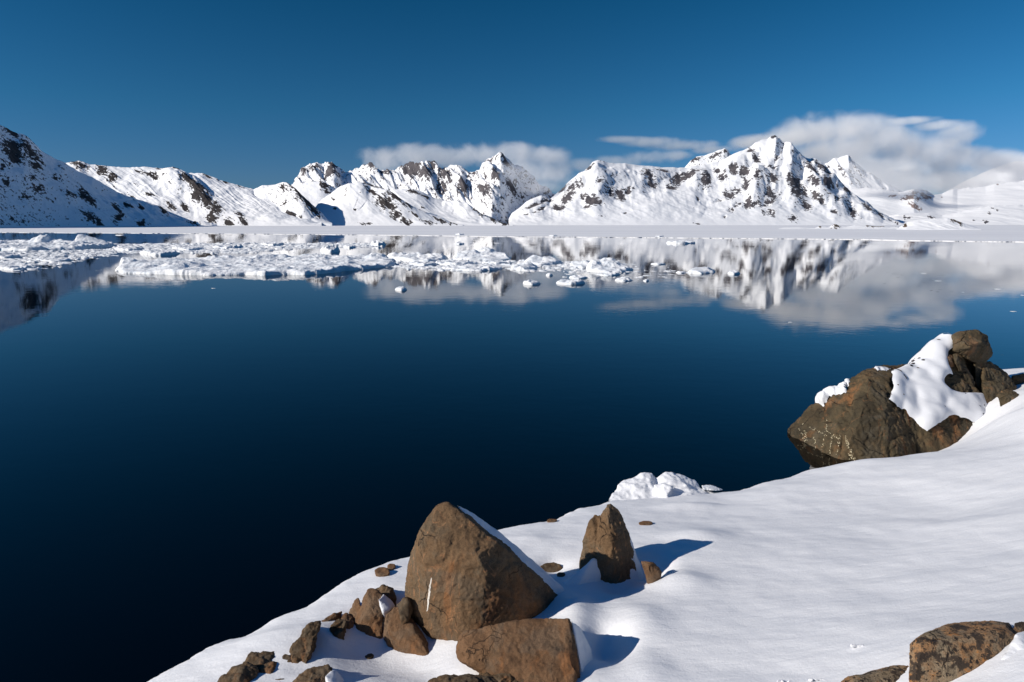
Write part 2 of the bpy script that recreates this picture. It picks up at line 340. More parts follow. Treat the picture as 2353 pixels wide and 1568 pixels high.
# ------------------------------------------------------------------ mountains
def Z1(pts, x0=0.0): return [(x0 + 0.25*a, 235.3 + 0.25*b) for a, b in pts]       # coordinates noted on enlargements of the photograph
def interp(pts, u): return np.interp(u, [p[0] for p in pts], [p[1] for p in pts])
def mountain(name, label, crest, yb, yc, mat, power=1.15, back=700.0, spurs=(), patches=(), amp=10.0, L=220.0, slope_rock=0.9, bias=0.0,
             step=1.6, nf=170, seed=0, jag=1.2, skew=0.5, hummock=0.0, carve=0.0, dip=33, blur=1.0, gully=None):
    u = np.arange(crest[0][0], crest[-1][0] + step, step); nb = 26
    t = np.concatenate([np.linspace(0, 1, nf), 1 + np.linspace(0, 1, nb + 1)[1:]])
    cyp = interp(crest, u)
    Yb, Yc = interp(yb, u), interp(yc, u); Hc = np.maximum(CAMZ + Yc*zslope(cyp), 0.5)
    T, U = np.meshgrid(t, u, indexing='ij')
    Yf = Yb + np.minimum(T, 1)*(Yc - Yb) + np.maximum(T - 1, 0)*back
    prof = np.where(T <= 1, np.minimum(T, 1)**power, 1 - np.maximum(T - 1, 0)**1.4)
    kw_ = max(3, int(26*blur/step)); kk = np.hanning(2*kw_ + 1); kk /= kk.sum()
    Hs = np.convolve(np.pad(Hc, kw_, mode='edge'), kk, 'valid'); Hs = np.minimum(Hs, Hc*1.12 + 4)
    Hm = Hs[None] + (Hc - Hs)[None]*sstep(0.40, 1.0, T)
    Z = Hm*prof - 1.0*(1 - np.minimum(T*8, 1))
    X = (U - CX)/F*(Yf*CP + (CAMZ - Z)*SP)
    P = np.stack([X, Yf, Z], -1)
    v_ = (CAMZ - Z)/Yf; pyy = CY - F*(SP - v_*CP)/(CP + v_*SP)*1.0
    pyy = CY - F*((Yf*SP + (Z - CAMZ)*CP)/(Yf*CP - (Z - CAMZ)*SP))
    mpx = Yf/F
    keep = 1 - 0.75*np.exp(-((T - 1)/0.10)**2)
    env = np.minimum(T*6, 1)*np.clip(2 - T, 0, 1)
    Z = Z - (jag*fbm(np.stack([u*0.06, u*0 + seed, u*0], -1), 5)*Yc/F)[None]*np.exp(-((T - 1)/0.05)**2)
    wob = fbm(np.stack([U/40, pyy/40, U*0 + seed], -1), 3)
    for pts, a, wl_, wr_ in spurs:
        d, s, tt = polyd(U, pyy, pts); w = (wl_ + wr_)/2 + (wr_ - wl_)/2*s
        w = w*(0.8 + 0.35*wob)
        q = np.clip(1 - d/w, 0, 1); k_ = np.clip(0.5 + 0.5*s, 0, 1); q = k_*q + (1 - k_)*q*q*(3 - 2*q)
        Z = Z + a*mpx*q*env*(1 - sstep(0.80, 1.0, T))*(1 - tt**3)*np.where(T > 1, 0, 1)
    q = np.stack([(P[..., 0] + skew*P[..., 1])/L, P[..., 1]/(L*1.5) + seed*3.1, P[..., 2]/(L*1.2)], -1)
    rd = ridged(q, 6, 0.45)
    Z = Z + amp*rd*env*keep + amp*0.35*fbm(q*2.6 + 5, 5)*env*keep
    if hummock: Z = Z + hummock*env*keep*fbm(P/60.0 + seed, 5)
    gl = np.zeros_like(Z)
    if gully:
        ga, gs, gk = gully
        gq = np.stack([(U - gk*(pyy - 500) + 6*wob)/gs, pyy/(gs*4.5) + 3*seed, U*0 + seed], -1)
        gl = ridged(gq, 4, 0.55); Z = Z + ga*mpx*(np.clip(gl, 0, 1)**1.3 - 0.35)*sstep(0.08, 0.5, T)*env*np.minimum(keep + 0.25, 1)
    pat = np.full_like(Z, -1.0)
    ux = U + 5*wob; py_ = pyy + 4*np.roll(wob, 7, 0)
    for (bx, by, rx, ry, ang, st) in patches:
        ca, sa = math.cos(math.radians(ang)), math.sin(math.radians(ang))
        ex, ey = (ux - bx)*ca + (py_ - by)*sa, -(ux - bx)*sa + (py_ - by)*ca
        g = 1 - np.hypot(ex/rx, ey/ry)/1.12; pat = np.maximum(pat, np.maximum(g, -1)*0.9 + (st - 0.60)*1.6)
    ca, sa = math.cos(math.radians(dip)), math.sin(math.radians(dip))
    qa = np.stack([(U*ca + pyy*sa)/9.5 + 0.5*wob, (-U*sa + pyy*ca)/3.2, U*0 + seed*2.7], -1)
    nz = 0.50*fbm(qa*1.25, 4, 0.85) + 0.75*(ridged(qa*0.7 + 4, 4, 0.65) - 0.55)
    if carve: Z = Z - carve*mpx*sstep(0.0, 0.6, pat)*env*(0.7 + 0.5*nz)
    Z = Z + 0.9*mpx*nz*env*keep*sstep(-0.1, 0.4, pat)
    P[..., 2] = Z
    tu, tv = np.gradient(P, axis=1), np.gradient(P, axis=0); nn = np.cross(tu, tv)
    nz_ = np.maximum(np.abs(nn[..., 2]), 1e-6); sl = np.hypot(nn[..., 0], nn[..., 1])/nz_
    right = np.clip(nn[..., 0]/nz_, -0.5, 1.2)            # wind leaves the lee, right hand flanks bare
    rock = np.clip((sl - slope_rock)*0.7 + 0.30*right + bias, -0.6, 0.16)
    rock = np.maximum(rock + 0.10, 0.35 + 0.92*(pat - 0.30) + (0.55*(gl - 0.42) if gully else 0)) + 0.66*nz
    rock = np.where(T < 0.015, rock - 0.5, rock)
    nr = len(t)
    o = link_mesh(name, P.reshape(-1, 3), gridfaces(nr, len(u)), mat, attrs={'rock': rock.ravel()})
    tag(o, label, None, kind='structure'); return o
def islet(o): del o['kind']; o['category'] = 'islet'

# A: the near slope on the left, its face turned from the sun
A_c = [(-420, 190), (-250, 205), (-120, 250)] + Z1([(0, 215), (60, 240), (100, 270), (150, 290), (210, 300), (250, 320), (300, 365), (345, 410), (370, 440), (430, 480), (500, 520), (560, 545), (600, 565), (680, 610), (750, 650), (850, 690), (900, 720), (1000, 780), (1080, 830), (1150, 855), (1250, 890), (1400, 940), (1480, 965), (1560, 1030), (1650, 1070), (1800, 1110), (1900, 1138), (1990, 1150)])
mountain('mountain', 'shaded blue snowy slope with dark rock ledges nearest on the left shore', A_c, [(-420, 600), (0, 980), (200, 1300), (430, 1680), (500, 1760)], [(-420, 900), (0, 1400), (200, 1640), (430, 1830), (500, 1830)], M_DARK,
    power=0.95, amp=8, L=120, slope_rock=1.3, bias=-0.22, seed=1, skew=0.2, gully=(3.0, 30, 1.2), nf=260, hummock=3,
    patches=[(a*0.25, 235.3+b*0.25, rx*0.25, ry*0.25, an, s) for a, b, rx, ry, an, s in [(100, 280, 170, 50, 35, .5), (120, 450, 170, 90, 55, .62), (270, 440, 170, 70, 60, .6), (330, 590, 90, 60, 20, .55), (140, 540, 70, 60, 30, .6), (360, 815, 75, 50, 20, .62), (300, 720, 60, 45, 20, .5), (60, 740, 70, 45, 50, .5), (220, 875, 80, 30, 10, .55), (680, 880, 130, 35, 20, .5), (800, 900, 120, 45, 45, .6), (520, 720, 60, 35, 30, .5), (830, 1070, 120, 55, 35, .55), (920, 1110, 60, 40, 50, .6), (1080, 1000, 80, 35, 60, .55), (1180, 970, 45, 30, 20, .6), (1090, 1080, 45, 60, 60, .6), (1300, 980, 60, 25, 30, .5), (1310, 1120, 80, 30, 20, .55), (1500, 1010, 70, 30, 55, .6), (1230, 910, 60, 15, 25, .45), (560, 620, 100, 20, 35, .4), (120, 1090, 90, 25, 20, .45), (620, 1070, 30, 15, 0, .4), (30, 590, 40, 60, 30, .55), (1780, 1125, 90, 14, 10, .5)]])

# B: sunlit ridge behind it
B_c = Z1([(300, 560), (500, 560), (600, 565), (650, 555), (730, 545), (800, 570), (900, 578), (980, 595), (1060, 598), (1160, 605), (1240, 602), (1320, 600), (1440, 610), (1520, 610), (1590, 598), (1640, 610), (1690, 650), (1780, 660), (1860, 660), (1950, 690), (2000, 705), (2090, 735), (2200, 770), (2320, 805), (2400, 830), (2600, 910), (2800, 1000), (2950, 1100)])
mountain('mountain', 'sunlit low snowy ridge with scattered dark outcrops behind the shaded slope', B_c, [(0, 1850), (500, 1850), (750, 1800)], [(0, 2250), (400, 2250), (750, 2100)], M_DARK, power=1.0, amp=9, L=190, slope_rock=1.0, bias=0.1, seed=2, gully=(3.0, 28, 1.4), nf=220, hummock=3,
    spurs=[([(395, 418), (425, 428), (450, 443), (468, 460), (480, 475), (512, 495)], 15, 60, 24), ([(360, 392), (390, 407), (425, 411), (443, 420)], 8, 40, 16), ([(400, 385), (418, 398), (440, 415), (465, 440)], 8, 30, 18)],
    patches=[(a*0.25, 235.3+b*0.25, rx*0.25, ry*0.25, an, s) for a, b, rx, ry, an, s in [(730, 585, 110, 45, 25, .55), (940, 640, 80, 60, 60, .55), (1020, 720, 70, 50, 20, .55), (1060, 690, 50, 25, 40, .5), (1280, 650, 70, 25, 25, .5), (1400, 690, 110, 35, 25, .55), (1490, 640, 70, 35, 20, .5), (1630, 625, 60, 30, 10, .65), (1750, 800, 120, 45, 30, .6), (1840, 880, 70, 80, 60, .65), (1900, 940, 60, 60, 45, .6), (1980, 1000, 90, 60, 40, .55), (1570, 970, 70, 40, 30, .55), (1700, 970, 60, 40, 45, .55), (1630, 850, 40, 20, 10, .45), (1380, 880, 90, 25, 15, .45), (1960, 1080, 60, 60, 60, .6), (2110, 1115, 40, 35, 30, .65), (2240, 1115, 45, 30, 30, .65), (2200, 1050, 60, 25, 30, .5), (1900, 685, 70, 15, 20, .5), (2050, 730, 80, 15, 20, .45), (2200, 780, 60, 14, 25, .45), (1060, 800, 50, 20, 30, .45), (1210, 870, 60, 20, 30, .5), (1250, 780, 40, 12, 30, .4)]])

# C: rounded hills along the middle of the far shore
def zb(l, x0): return [(x0 + a*0.25, 235.3+b*0.25, rx*0.25, ry*0.25, an, s) for a, b, rx, ry, an, s in l]
X2, X3, X4 = 588.2, 1176.5, 1764.7
C1 = Z1([(-420, 1130), (-300, 1010), (-200, 900), (-100, 850), (0, 795), (60, 770), (150, 765), (250, 745), (290, 760), (330, 790), (370, 805), (420, 850), (480, 900), (540, 960), (600, 1010), (640, 1060), (700, 1135)], X2)
mountain('mountain', 'rounded snowy hill with a dark rocky right flank at middle left', C1, [(400, 1950), (800, 1850)], [(400, 2200), (640, 2150), (700, 2050), (800, 1950)], M_DARK, amp=7, L=170, slope_rock=0.95, bias=0.08, seed=3, gully=(2.5, 24, 1.2),
    spurs=[(Z1([(230, 760), (330, 850), (400, 930), (470, 1000), (540, 1060)], X2), 18, 60, 26)],
    patches=zb([(130, 780, 50, 25, 30, .45), (270, 775, 70, 35, 30, .6), (340, 830, 70, 50, 50, .62), (420, 880, 80, 60, 45, .66), (500, 960, 110, 70, 40, .68), (560, 930, 90, 60, 30, .6), (400, 930, 80, 40, 30, .55), (265, 965, 35, 25, 20, .6), (240, 850, 60, 35, 10, .5), (530, 1020, 70, 40, 30, .6), (40, 1080, 90, 45, 25, .6), (140, 1110, 90, 30, 20, .55), (320, 1060, 70, 25, 15, .6), (420, 1110, 60, 35, 30, .6), (570, 1060, 40, 15, 30, .5)], X2))
C1b = Z1([(180, 900), (300, 790), (400, 755), (500, 735), (600, 725), (680, 760), (720, 790), (800, 850), (860, 950)], X2)
mountain('mountain', 'small snowy knoll with rocks between two rounded hills', C1b, [(600, 2400), (850, 2400)], [(600, 2700), (850, 2700)], M_DARK, amp=6, L=150, slope_rock=0.95, bias=0.08, seed=4, nf=90, back=300,
    patches=zb([(620, 760, 70, 40, 30, .6), (690, 760, 60, 30, 30, .6), (650, 820, 80, 30, 15, .55)], X2))
C2 = Z1([(430, 1138), (520, 1000), (600, 900), (700, 830), (780, 770), (850, 745), (990, 735), (1060, 755), (1150, 780), (1220, 815), (1300, 870), (1400, 930), (1500, 990), (1600, 1030), (1700, 1060), (1800, 1110), (1870, 1138), (1900, 1150)], X2)
mountain('mountain', 'smooth white dome hill with a long rocky right shoulder', C2, [(690, 2000), (1080, 1960)], [(690, 2250), (850, 2280), (1080, 2040)], M_DARK, amp=5, L=200, slope_rock=1.0, bias=0.05, seed=5, gully=(1.2, 24, 1.3), nf=200,
    spurs=[(Z1([(860, 770), (870, 840), (960, 880), (1030, 930), (1080, 1060)], X2), 14, 26, 60), (Z1([(1010, 745), (1120, 800), (1240, 880), (1330, 960), (1480, 1040), (1640, 1080)], X2), 14, 50, 22)],
    patches=zb([(1000, 745, 60, 16, 10, .55), (1080, 780, 80, 30, 30, .6), (1180, 815, 70, 30, 35, .6), (1060, 860, 90, 25, 25, .5), (1210, 960, 110, 60, 25, .64), (1290, 920, 110, 35, 35, .6), (1290, 1060, 60, 40, 10, .62), (1400, 990, 90, 30, 30, .6), (1370, 1105, 60, 25, 10, .55), (1520, 1020, 80, 20, 20, .55), (1580, 1115, 80, 22, 15, .6), (1700, 1090, 80, 20, 20, .58), (1790, 1110, 60, 14, 20, .55), (720, 990, 25, 15, 20, .5), (915, 1000, 20, 14, 0, .5), (1000, 1120, 90, 14, 5, .45), (1460, 1065, 50, 18, 20, .5), (700, 900, 40, 20, 40, .4)], X2))
C3 = Z1([(1000, 900), (1150, 840), (1220, 815), (1300, 800), (1400, 797), (1480, 805), (1560, 840), (1640, 880), (1760, 910), (1850, 920), (1950, 960), (2050, 1030), (2150, 1080), (2310, 1133), (2360, 1150)], X2)
mountain('mountain', 'snowy foothill with thin rock line running down to the fjord below the jagged range', C3, [(830, 2150), (1180, 2050)], [(830, 2800), (1050, 2700), (1180, 2130)], M_DARK, amp=5, L=180, slope_rock=1.0, bias=0.05, seed=6, gully=(1.5, 24, 1.3),
    spurs=[(Z1([(1900, 920), (2000, 1000), (2100, 1060), (2300, 1130)], X2), 10, 40, 14), (Z1([(1760, 905), (1850, 960), (1950, 1060)], X2), 10, 16, 60)],
    patches=zb([(1450, 830, 110, 25, 15, .55), (1560, 870, 70, 25, 25, .5), (1960, 950, 90, 25, 30, .62), (2050, 1030, 90, 28, 35, .64), (2150, 1085, 80, 20, 25, .64), (2260, 1120, 60, 14, 15, .62), (1530, 970, 80, 10, 10, .4), (1830, 915, 50, 14, 20, .5)], X2))

# D: jagged range at the back
D_c = Z1([(200, 850), (320, 770), (350, 730), (400, 650), (430, 605), (460, 600), (500, 580), (550, 565), (590, 580), (620, 592), (650, 565), (700, 562), (730, 590), (780, 630), (820, 655), (900, 620), (980, 592), (1050, 590), (1100, 612), (1150, 640), (1200, 632), (1290, 622), (1340, 590), (1420, 572), (1480, 590), (1500, 602), (1530, 575), (1570, 560), (1640, 575), (1690, 610), (1740, 622), (1790, 580), (1840, 567), (1890, 585), (1950, 640), (2000, 652), (2050, 640), (2080, 590), (2120, 540), (2190, 510), (2250, 503), (2290, 515), (2330, 545), (2373, 590), (2443, 610), (2493, 670), (2553, 725), (2633, 790), (2683, 812), (2738, 845), (2803, 900), (2900, 1000)], X2)
def sp2(*pts): return Z1(pts, X2)
mountain('mountain', 'jagged far range of grey cliffs and snow gullies under a torn cloud band', D_c, [(600, 2700), (900, 2700), (1130, 2500), (1160, 2600), (1320, 3300)], [(600, 3150), (900, 3250), (1150, 3150), (1320, 3600)], M_GREY, power=1.2, amp=26, L=230, slope_rock=0.72, bias=0.12, seed=7, skew=0.7, gully=(13, 26, 0.85), nf=260, jag=3.2,
    spurs=[(sp2((430, 605), (390, 700), (360, 760)), 10, 30, 26), (sp2((550, 565), (590, 620), (600, 700)), 16, 40, 20), (sp2((700, 562), (680, 640), (740, 740), (780, 800)), 18, 34, 20), (sp2((1050, 590), (1120, 680), (1230, 760), (1330, 800)), 20, 60, 22), (sp2((1340, 590), (1310, 690), (1330, 760)), 14, 40, 26),
           (sp2((1420, 572), (1500, 650), (1590, 760), (1650, 860)), 24, 40, 22), (sp2((1570, 560), (1640, 640), (1700, 720), (1790, 810)), 24, 36, 22), (sp2((1690, 610), (1800, 720), (1900, 840), (1950, 900)), 20, 34, 20), (sp2((1840, 567), (1920, 650), (2010, 740), (2100, 830), (2250, 960), (2320, 1020)), 24, 44, 24), (sp2((2050, 640), (2170, 720), (2250, 830), (2353, 930)), 20, 34, 22), (sp2((2250, 503), (2240, 590), (2300, 700), (2400, 800), (2500, 900)), 24, 40, 26), (sp2((2443, 610), (2520, 760), (2600, 850)), 18, 34, 22), (sp2((2600, 780), (2660, 850), (2720, 900)), 12, 20, 16)],
    patches=zb([(440, 650, 60, 70, 60, .58), (540, 650, 60, 70, 45, .5), (680, 690, 70, 90, 50, .62), (700, 590, 70, 35, 40, .58), (1080, 650, 90, 60, 40, .58), (1200, 740, 80, 60, 30, .6), (1420, 650, 120, 80, 30, .66), (1560, 740, 70, 80, 60, .64), (1620, 640, 80, 60, 40, .62), (1720, 740, 90, 70, 50, .62), (1700, 840, 80, 50, 30, .58), (1900, 840, 70, 60, 55, .6), (1930, 630, 70, 40, 40, .55), (2000, 760, 120, 60, 40, .58), (2150, 580, 80, 50, 30, .5), (2300, 660, 90, 60, 50, .55), (2100, 900, 100, 40, 35, .5), (2350, 850, 90, 60, 45, .52), (2200, 760, 90, 50, 50, .55)], X2))

# E: the big mountain right of the middle
E_c = Z1([(-30, 1075), (0, 1020), (60, 980), (130, 920), (200, 880), (270, 857), (320, 870), (345, 893), (390, 862), (430, 820), (480, 770), (540, 715), (600, 670), (670, 630), (710, 580), (740, 550), (790, 535), (850, 545), (900, 560), (960, 565), (1050, 562), (1110, 575), (1150, 580), (1280, 590), (1370, 600), (1600, 602), (1750, 580), (1900, 550), (2000, 495), (2100, 450), (2180, 420), (2240, 370), (2300, 345), (2353, 335), (2383, 315), (2418, 300), (2453, 325), (2473, 355), (2493, 380), (2553, 390), (2593, 430), (2608, 455), (2663, 500), (2733, 522), (2773, 515), (2843, 550), (2883, 580), (2913, 620), (2963, 690), (3053, 770), (3113, 830), (3203, 880), (3303, 940), (3353, 995), (3433, 1035), (3503, 1080), (3563, 1110), (3613, 1140), (3640, 1152)], X3)
def sp3(*pts): return Z1(pts, X3)
mountain('mountain', 'broad bright snowy mountain with a rocky pointed summit right of the middle', E_c, [(1160, 2450), (1500, 2500), (1800, 2600), (2090, 2700)], [(1160, 2650), (1330, 2950), (1600, 3150), (1790, 3350), (1950, 3150), (2090, 2800)], M_GREY, power=1.12, amp=8, L=240, slope_rock=1.0, bias=0.08, seed=8, skew=0.35, gully=(1.8, 30, 0.30), nf=300, hummock=2, carve=3.0, jag=0.9, dip=12,
    spurs=[(sp3((740, 550), (700, 640), (600, 720), (480, 790)), 12, 50, 40), (sp3((800, 700), (650, 780), (560, 860), (480, 960)), 16, 60, 50), (sp3((1000, 705), (860, 790), (780, 900), (680, 1000)), 10, 60, 40), (sp3((1380, 615), (1250, 660), (1200, 760), (1230, 850)), 12, 60, 40),
           (sp3((1700, 630), (1780, 720), (1790, 820)), 14, 60, 34), (sp3((2150, 470), (2080, 560), (1950, 660), (1850, 700)), 14, 70, 50), (sp3((2418, 300), (2420, 480), (2360, 640), (2200, 700), (2100, 790), (2060, 950)), 9, 80, 60), (sp3((2260, 690), (2240, 830), (2200, 1000)), 14, 40, 30),
           (sp3((2500, 400), (2580, 560), (2560, 720), (2620, 860), (2700, 960)), 20, 60, 40), (sp3((2608, 455), (2700, 620), (2790, 760), (2900, 880), (3040, 1000), (3150, 1090)), 20, 50, 36), (sp3((2773, 515), (2850, 620), (2950, 730), (3050, 830)), 16, 30, 26), (sp3((3000, 760), (3150, 920), (3300, 1030), (3420, 1090)), 14, 40, 22),
           (sp3((1650, 900), (1560, 930), (1200, 1000), (1000, 1060)), 8, 60, 60)],
    patches=zb([(730, 600, 40, 60, 100, .66), (700, 680, 110, 35, -30, .52), (560, 750, 90, 25, -35, .6), (470, 800, 70, 22, -45, .6), (560, 850, 100, 60, -30, .58), (520, 910, 80, 55, -20, .6), (430, 985, 75, 35, 5, .58), (650, 900, 60, 45, 10, .5), (740, 920, 100, 45, -5, .6), (680, 975, 60, 30, 10, .55), (770, 930, 60, 30, 0, .62), (810, 800, 50, 30, 0, .55), (895, 850, 40, 60, 100, .58), (980, 860, 80, 50, 15, .55), (1070, 830, 60, 30, -20, .5),
        (1260, 700, 80, 60, 20, .5), (1280, 770, 70, 40, 0, .5), (1390, 650, 20, 50, 90, .55), (1350, 650, 45, 12, 10, .5), (1510, 710, 75, 60, -10, .6), (1470, 790, 70, 35, 5, .58), (1640, 680, 110, 42, -8, .66), (1780, 740, 70, 80, 60, .6), (1880, 660, 80, 30, 25, .5), (1940, 720, 70, 45, 10, .5), (2040, 670, 70, 50, 10, .52), (2150, 690, 90, 50, -5, .55), (2150, 790, 60, 60, 60, .52), (2250, 760, 60, 60, 50, .5), (2200, 470, 50, 50, 60, .55), (2240, 540, 60, 50, 60, .5), (2310, 640, 60, 40, 20, .45), (2120, 510, 50, 15, -30, .4), (2270, 360, 60, 15, -20, .4),
        (2000, 860, 90, 50, -15, .5), (2060, 830, 50, 90, 80, .52), (1900, 910, 60, 25, -20, .55), (2070, 950, 30, 40, 60, .6), (2160, 940, 60, 60, 30, .55), (2230, 960, 40, 60, 80, .48), (2010, 1000, 55, 30, 10, .5), (1960, 1065, 35, 20, 10, .55), (2345, 930, 50, 110, 80, .5), (220, 940, 120, 22, -25, .58), (280, 900, 60, 25, -30, .58), (330, 900, 25, 60, 90, .58), (270, 985, 60, 25, -20, .55), (215, 1025, 50, 12, 0, .45), (130, 1042, 30, 9, 0, .45),
        (2425, 325, 50, 32, 30, .68), (2550, 430, 55, 40, 40, .68), (2470, 370, 30, 25, 40, .6), (2630, 490, 60, 20, 30, .55), (2490, 480, 50, 40, 50, .42), (2430, 570, 50, 50, 60, .45), (2390, 630, 60, 30, 10, .45), (2400, 740, 80, 50, 25, .5), (2380, 850, 80, 60, 20, .52), (2360, 1020, 80, 40, 20, .55),
        (2600, 790, 100, 70, 50, .58), (2620, 870, 70, 50, 40, .6), (2680, 850, 60, 60, 60, .55), (2700, 960, 80, 40, 40, .55), (2580, 1080, 80, 40, 10, .42), (2790, 800, 90, 40, 40, .58), (2780, 880, 40, 35, 50, .58), (2890, 810, 60, 50, 60, .62), (2800, 590, 100, 45, 50, .58), (2870, 650, 100, 50, 50, .64), (2760, 690, 120, 30, 35, .54), (2720, 610, 50, 30, 50, .5), (2920, 700, 60, 40, 60, .6), (3000, 760, 70, 35, 50, .58), (3080, 880, 80, 30, 35, .54), (3130, 1030, 90, 45, 45, .62), (3000, 950, 60, 40, 40, .5), (2960, 1040, 60, 25, 30, .48), (2840, 920, 50, 35, 45, .5), (3250, 1000, 90, 30, 35, .52), (3320, 960, 90, 25, 45, .58), (3400, 1060, 70, 22, 35, .56), (3500, 1100, 60, 14, 30, .52), (1700, 1115, 60, 16, 5, .4), (1040, 1030, 20, 10, 0, .55), (830, 1055, 60, 10, 0, .3), (1690, 900, 35, 20, 70, .4)], X3))
E2 = Z1([(1500, 680), (1590, 600), (1640, 540), (1700, 500), (1780, 490), (1860, 460), (1900, 440), (1950, 425), (1980, 440), (2010, 480), (2080, 540), (2160, 640)], X3)
mountain('mountain', 'small dark crag poking up behind the saddle of the big mountain', E2, [(1550, 4300), (1720, 4300)], [(1550, 4700), (1720, 4700)], M_GREY, amp=14, L=160, slope_rock=0.8, bias=0.2, seed=9, nf=90, back=400, patches=zb([(1870, 495, 110, 22, -22, .62), (1680, 530, 60, 30, -30, .58), (1970, 460, 30, 30, 50, .6)], X3))
F_c = Z1([(380, 700), (450, 620), (500, 580), (530, 568), (600, 525), (640, 510), (700, 497), (740, 490), (780, 540), (850, 590), (900, 640), (980, 680), (1060, 745), (1100, 760), (1200, 805), (1330, 900), (1450, 1000)], X4)
mountain('mountain', 'far white peak half lost in cloud right of the big mountain', F_c, [(1860, 4600), (2140, 4600)], [(1860, 5600), (2140, 5400)], M_GREY, amp=30, L=320, slope_rock=1.05, bias=0.10, seed=10, gully=(5, 30, 0.7), nf=120, patches=zb([(650, 640, 90, 60, 40, .42), (700, 710, 50, 30, 40, .45), (560, 590, 40, 30, 0, .4)], X4))
G_c = Z1([(400, 1000), (600, 860), (750, 800), (900, 790), (1050, 800), (1200, 830), (1280, 815), (1330, 800), (1400, 798), (1460, 815), (1520, 850), (1600, 840), (1700, 800), (2000, 775), (2080, 755), (2353, 720), (2700, 690), (3200, 660)], X4)
mountain('mountain', 'pale glacier plateau with a reddish outcrop far right', G_c, [(1860, 4000), (2600, 4000)], [(1860, 4900), (2100, 4700), (2200, 5600), (2600, 5800)], M_RED, power=0.9, amp=9, L=420, slope_rock=1.2, bias=0.0, seed=11, nf=160,
    patches=zb([(1290, 880, 30, 80, 85, .6), (1350, 960, 80, 25, 25, .6), (1340, 830, 70, 30, -10, .5), (1430, 860, 90, 40, 30, .52), (1480, 890, 35, 55, 100, .58), (1150, 865, 70, 25, -10, .45), (1380, 900, 60, 60, 45, .45), (1590, 880, 50, 10, 10, .35), (2070, 985, 60, 18, 0, .42), (2035, 1025, 25, 10, 0, .4), (2110, 760, 40, 14, 20, .4)], X4))
G2 = Z1([(1500, 900), (1800, 730), (1950, 660), (2080, 605), (2200, 562), (2280, 540), (2353, 545), (2600, 560), (3000, 600)], X4)
mountain('mountain', 'highest white snow dome fading into cloud at the right edge', G2, [(2100, 6500), (2550, 6500)], [(2100, 8000), (2550, 8000)], M_RED, amp=12, L=500, slope_rock=1.3, bias=-0.05, seed=12, nf=80)
G3 = Z1([(1020, 1130), (1120, 1045), (1200, 1025), (1330, 1020), (1480, 1018), (1600, 1040), (1700, 1025), (1800, 1000), (1960, 968), (2080, 950), (2300, 942), (2353, 945), (2700, 940), (3200, 930)], X4)
mountain('mountain', 'low snowy foothill at right with small rock spots behind the mound island', G3, [(2000, 3300), (2600, 3300)], [(2000, 3700), (2600, 3800)], M_GREY, amp=6, L=200, slope_rock=1.2, bias=0.0, seed=13, nf=90, back=500,
    patches=zb([(1260, 1065, 35, 28, 0, .55), (1310, 1075, 40, 22, 0, .5), (1490, 1058, 55, 18, 10, .55), (2080, 985, 50, 15, 10, .5), (2035, 1025, 25, 12, 0, .5), (1960, 1085, 60, 14, 10, .42), (1890, 1095, 25, 12, 0, .45), (2000, 1105, 40, 14, 0, .5)], X4))
H_c = Z1([(1180, 1168), (1210, 1150), (1250, 1122), (1300, 1098), (1380, 1082), (1500, 1072), (1650, 1066), (1700, 1075), (1740, 1090), (1790, 1110), (1880, 1140), (1940, 1166), (1960, 1174)], X4)
isle = mountain('snowy_islet', 'rounded snow mound islet with dark rocks at its right end in the flat ice', H_c, [(2050, 560), (2260, 560)], [(2050, 592), (2260, 588)], M_ISLE, amp=0.7, L=14, slope_rock=1.4, bias=-0.1, seed=14, nf=70, back=30, step=0.7, jag=0.5,
    patches=zb([(1260, 1140, 25, 22, 0, .66), (1210, 1160, 14, 8, 0, .6), (1700, 1085, 55, 18, 20, .62), (1760, 1110, 60, 24, 35, .64), (1840, 1120, 60, 14, 20, .58), (1780, 1145, 40, 12, 10, .5), (1330, 1080, 60, 5, -5, .4)], X4))
islet(isle)
H2 = Z1([(100, 1160), (180, 1150), (290, 1148), (430, 1160), (480, 1135), (560, 1150), (590, 1130), (620, 1118), (660, 1140), (720, 1146), (800, 1130), (900, 1132), (1000, 1142), (1060, 1140), (1120, 1150), (1190, 1142), (1260, 1166)], X4)
isle = mountain('snowy_islet', 'long low islet of brown rock knobs in the flat ice left of the snow mound', H2, [(1780, 640), (2090, 640)], [(1780, 665), (2090, 665)], M_ISLE, amp=0.35, L=10, slope_rock=1.4, bias=-0.1, seed=15, nf=50, back=25, step=0.7, jag=0.8,
    patches=zb([(440, 1155, 16, 10, 0, .6), (475, 1142, 12, 12, 0, .6), (570, 1152, 22, 10, 0, .6), (630, 1140, 45, 24, 20, .66), (930, 1142, 30, 10, 0, .6), (985, 1146, 45, 14, 0, .62), (1040, 1143, 26, 12, 0, .66), (1180, 1140, 20, 8, 0, .6)], X4))
islet(isle)


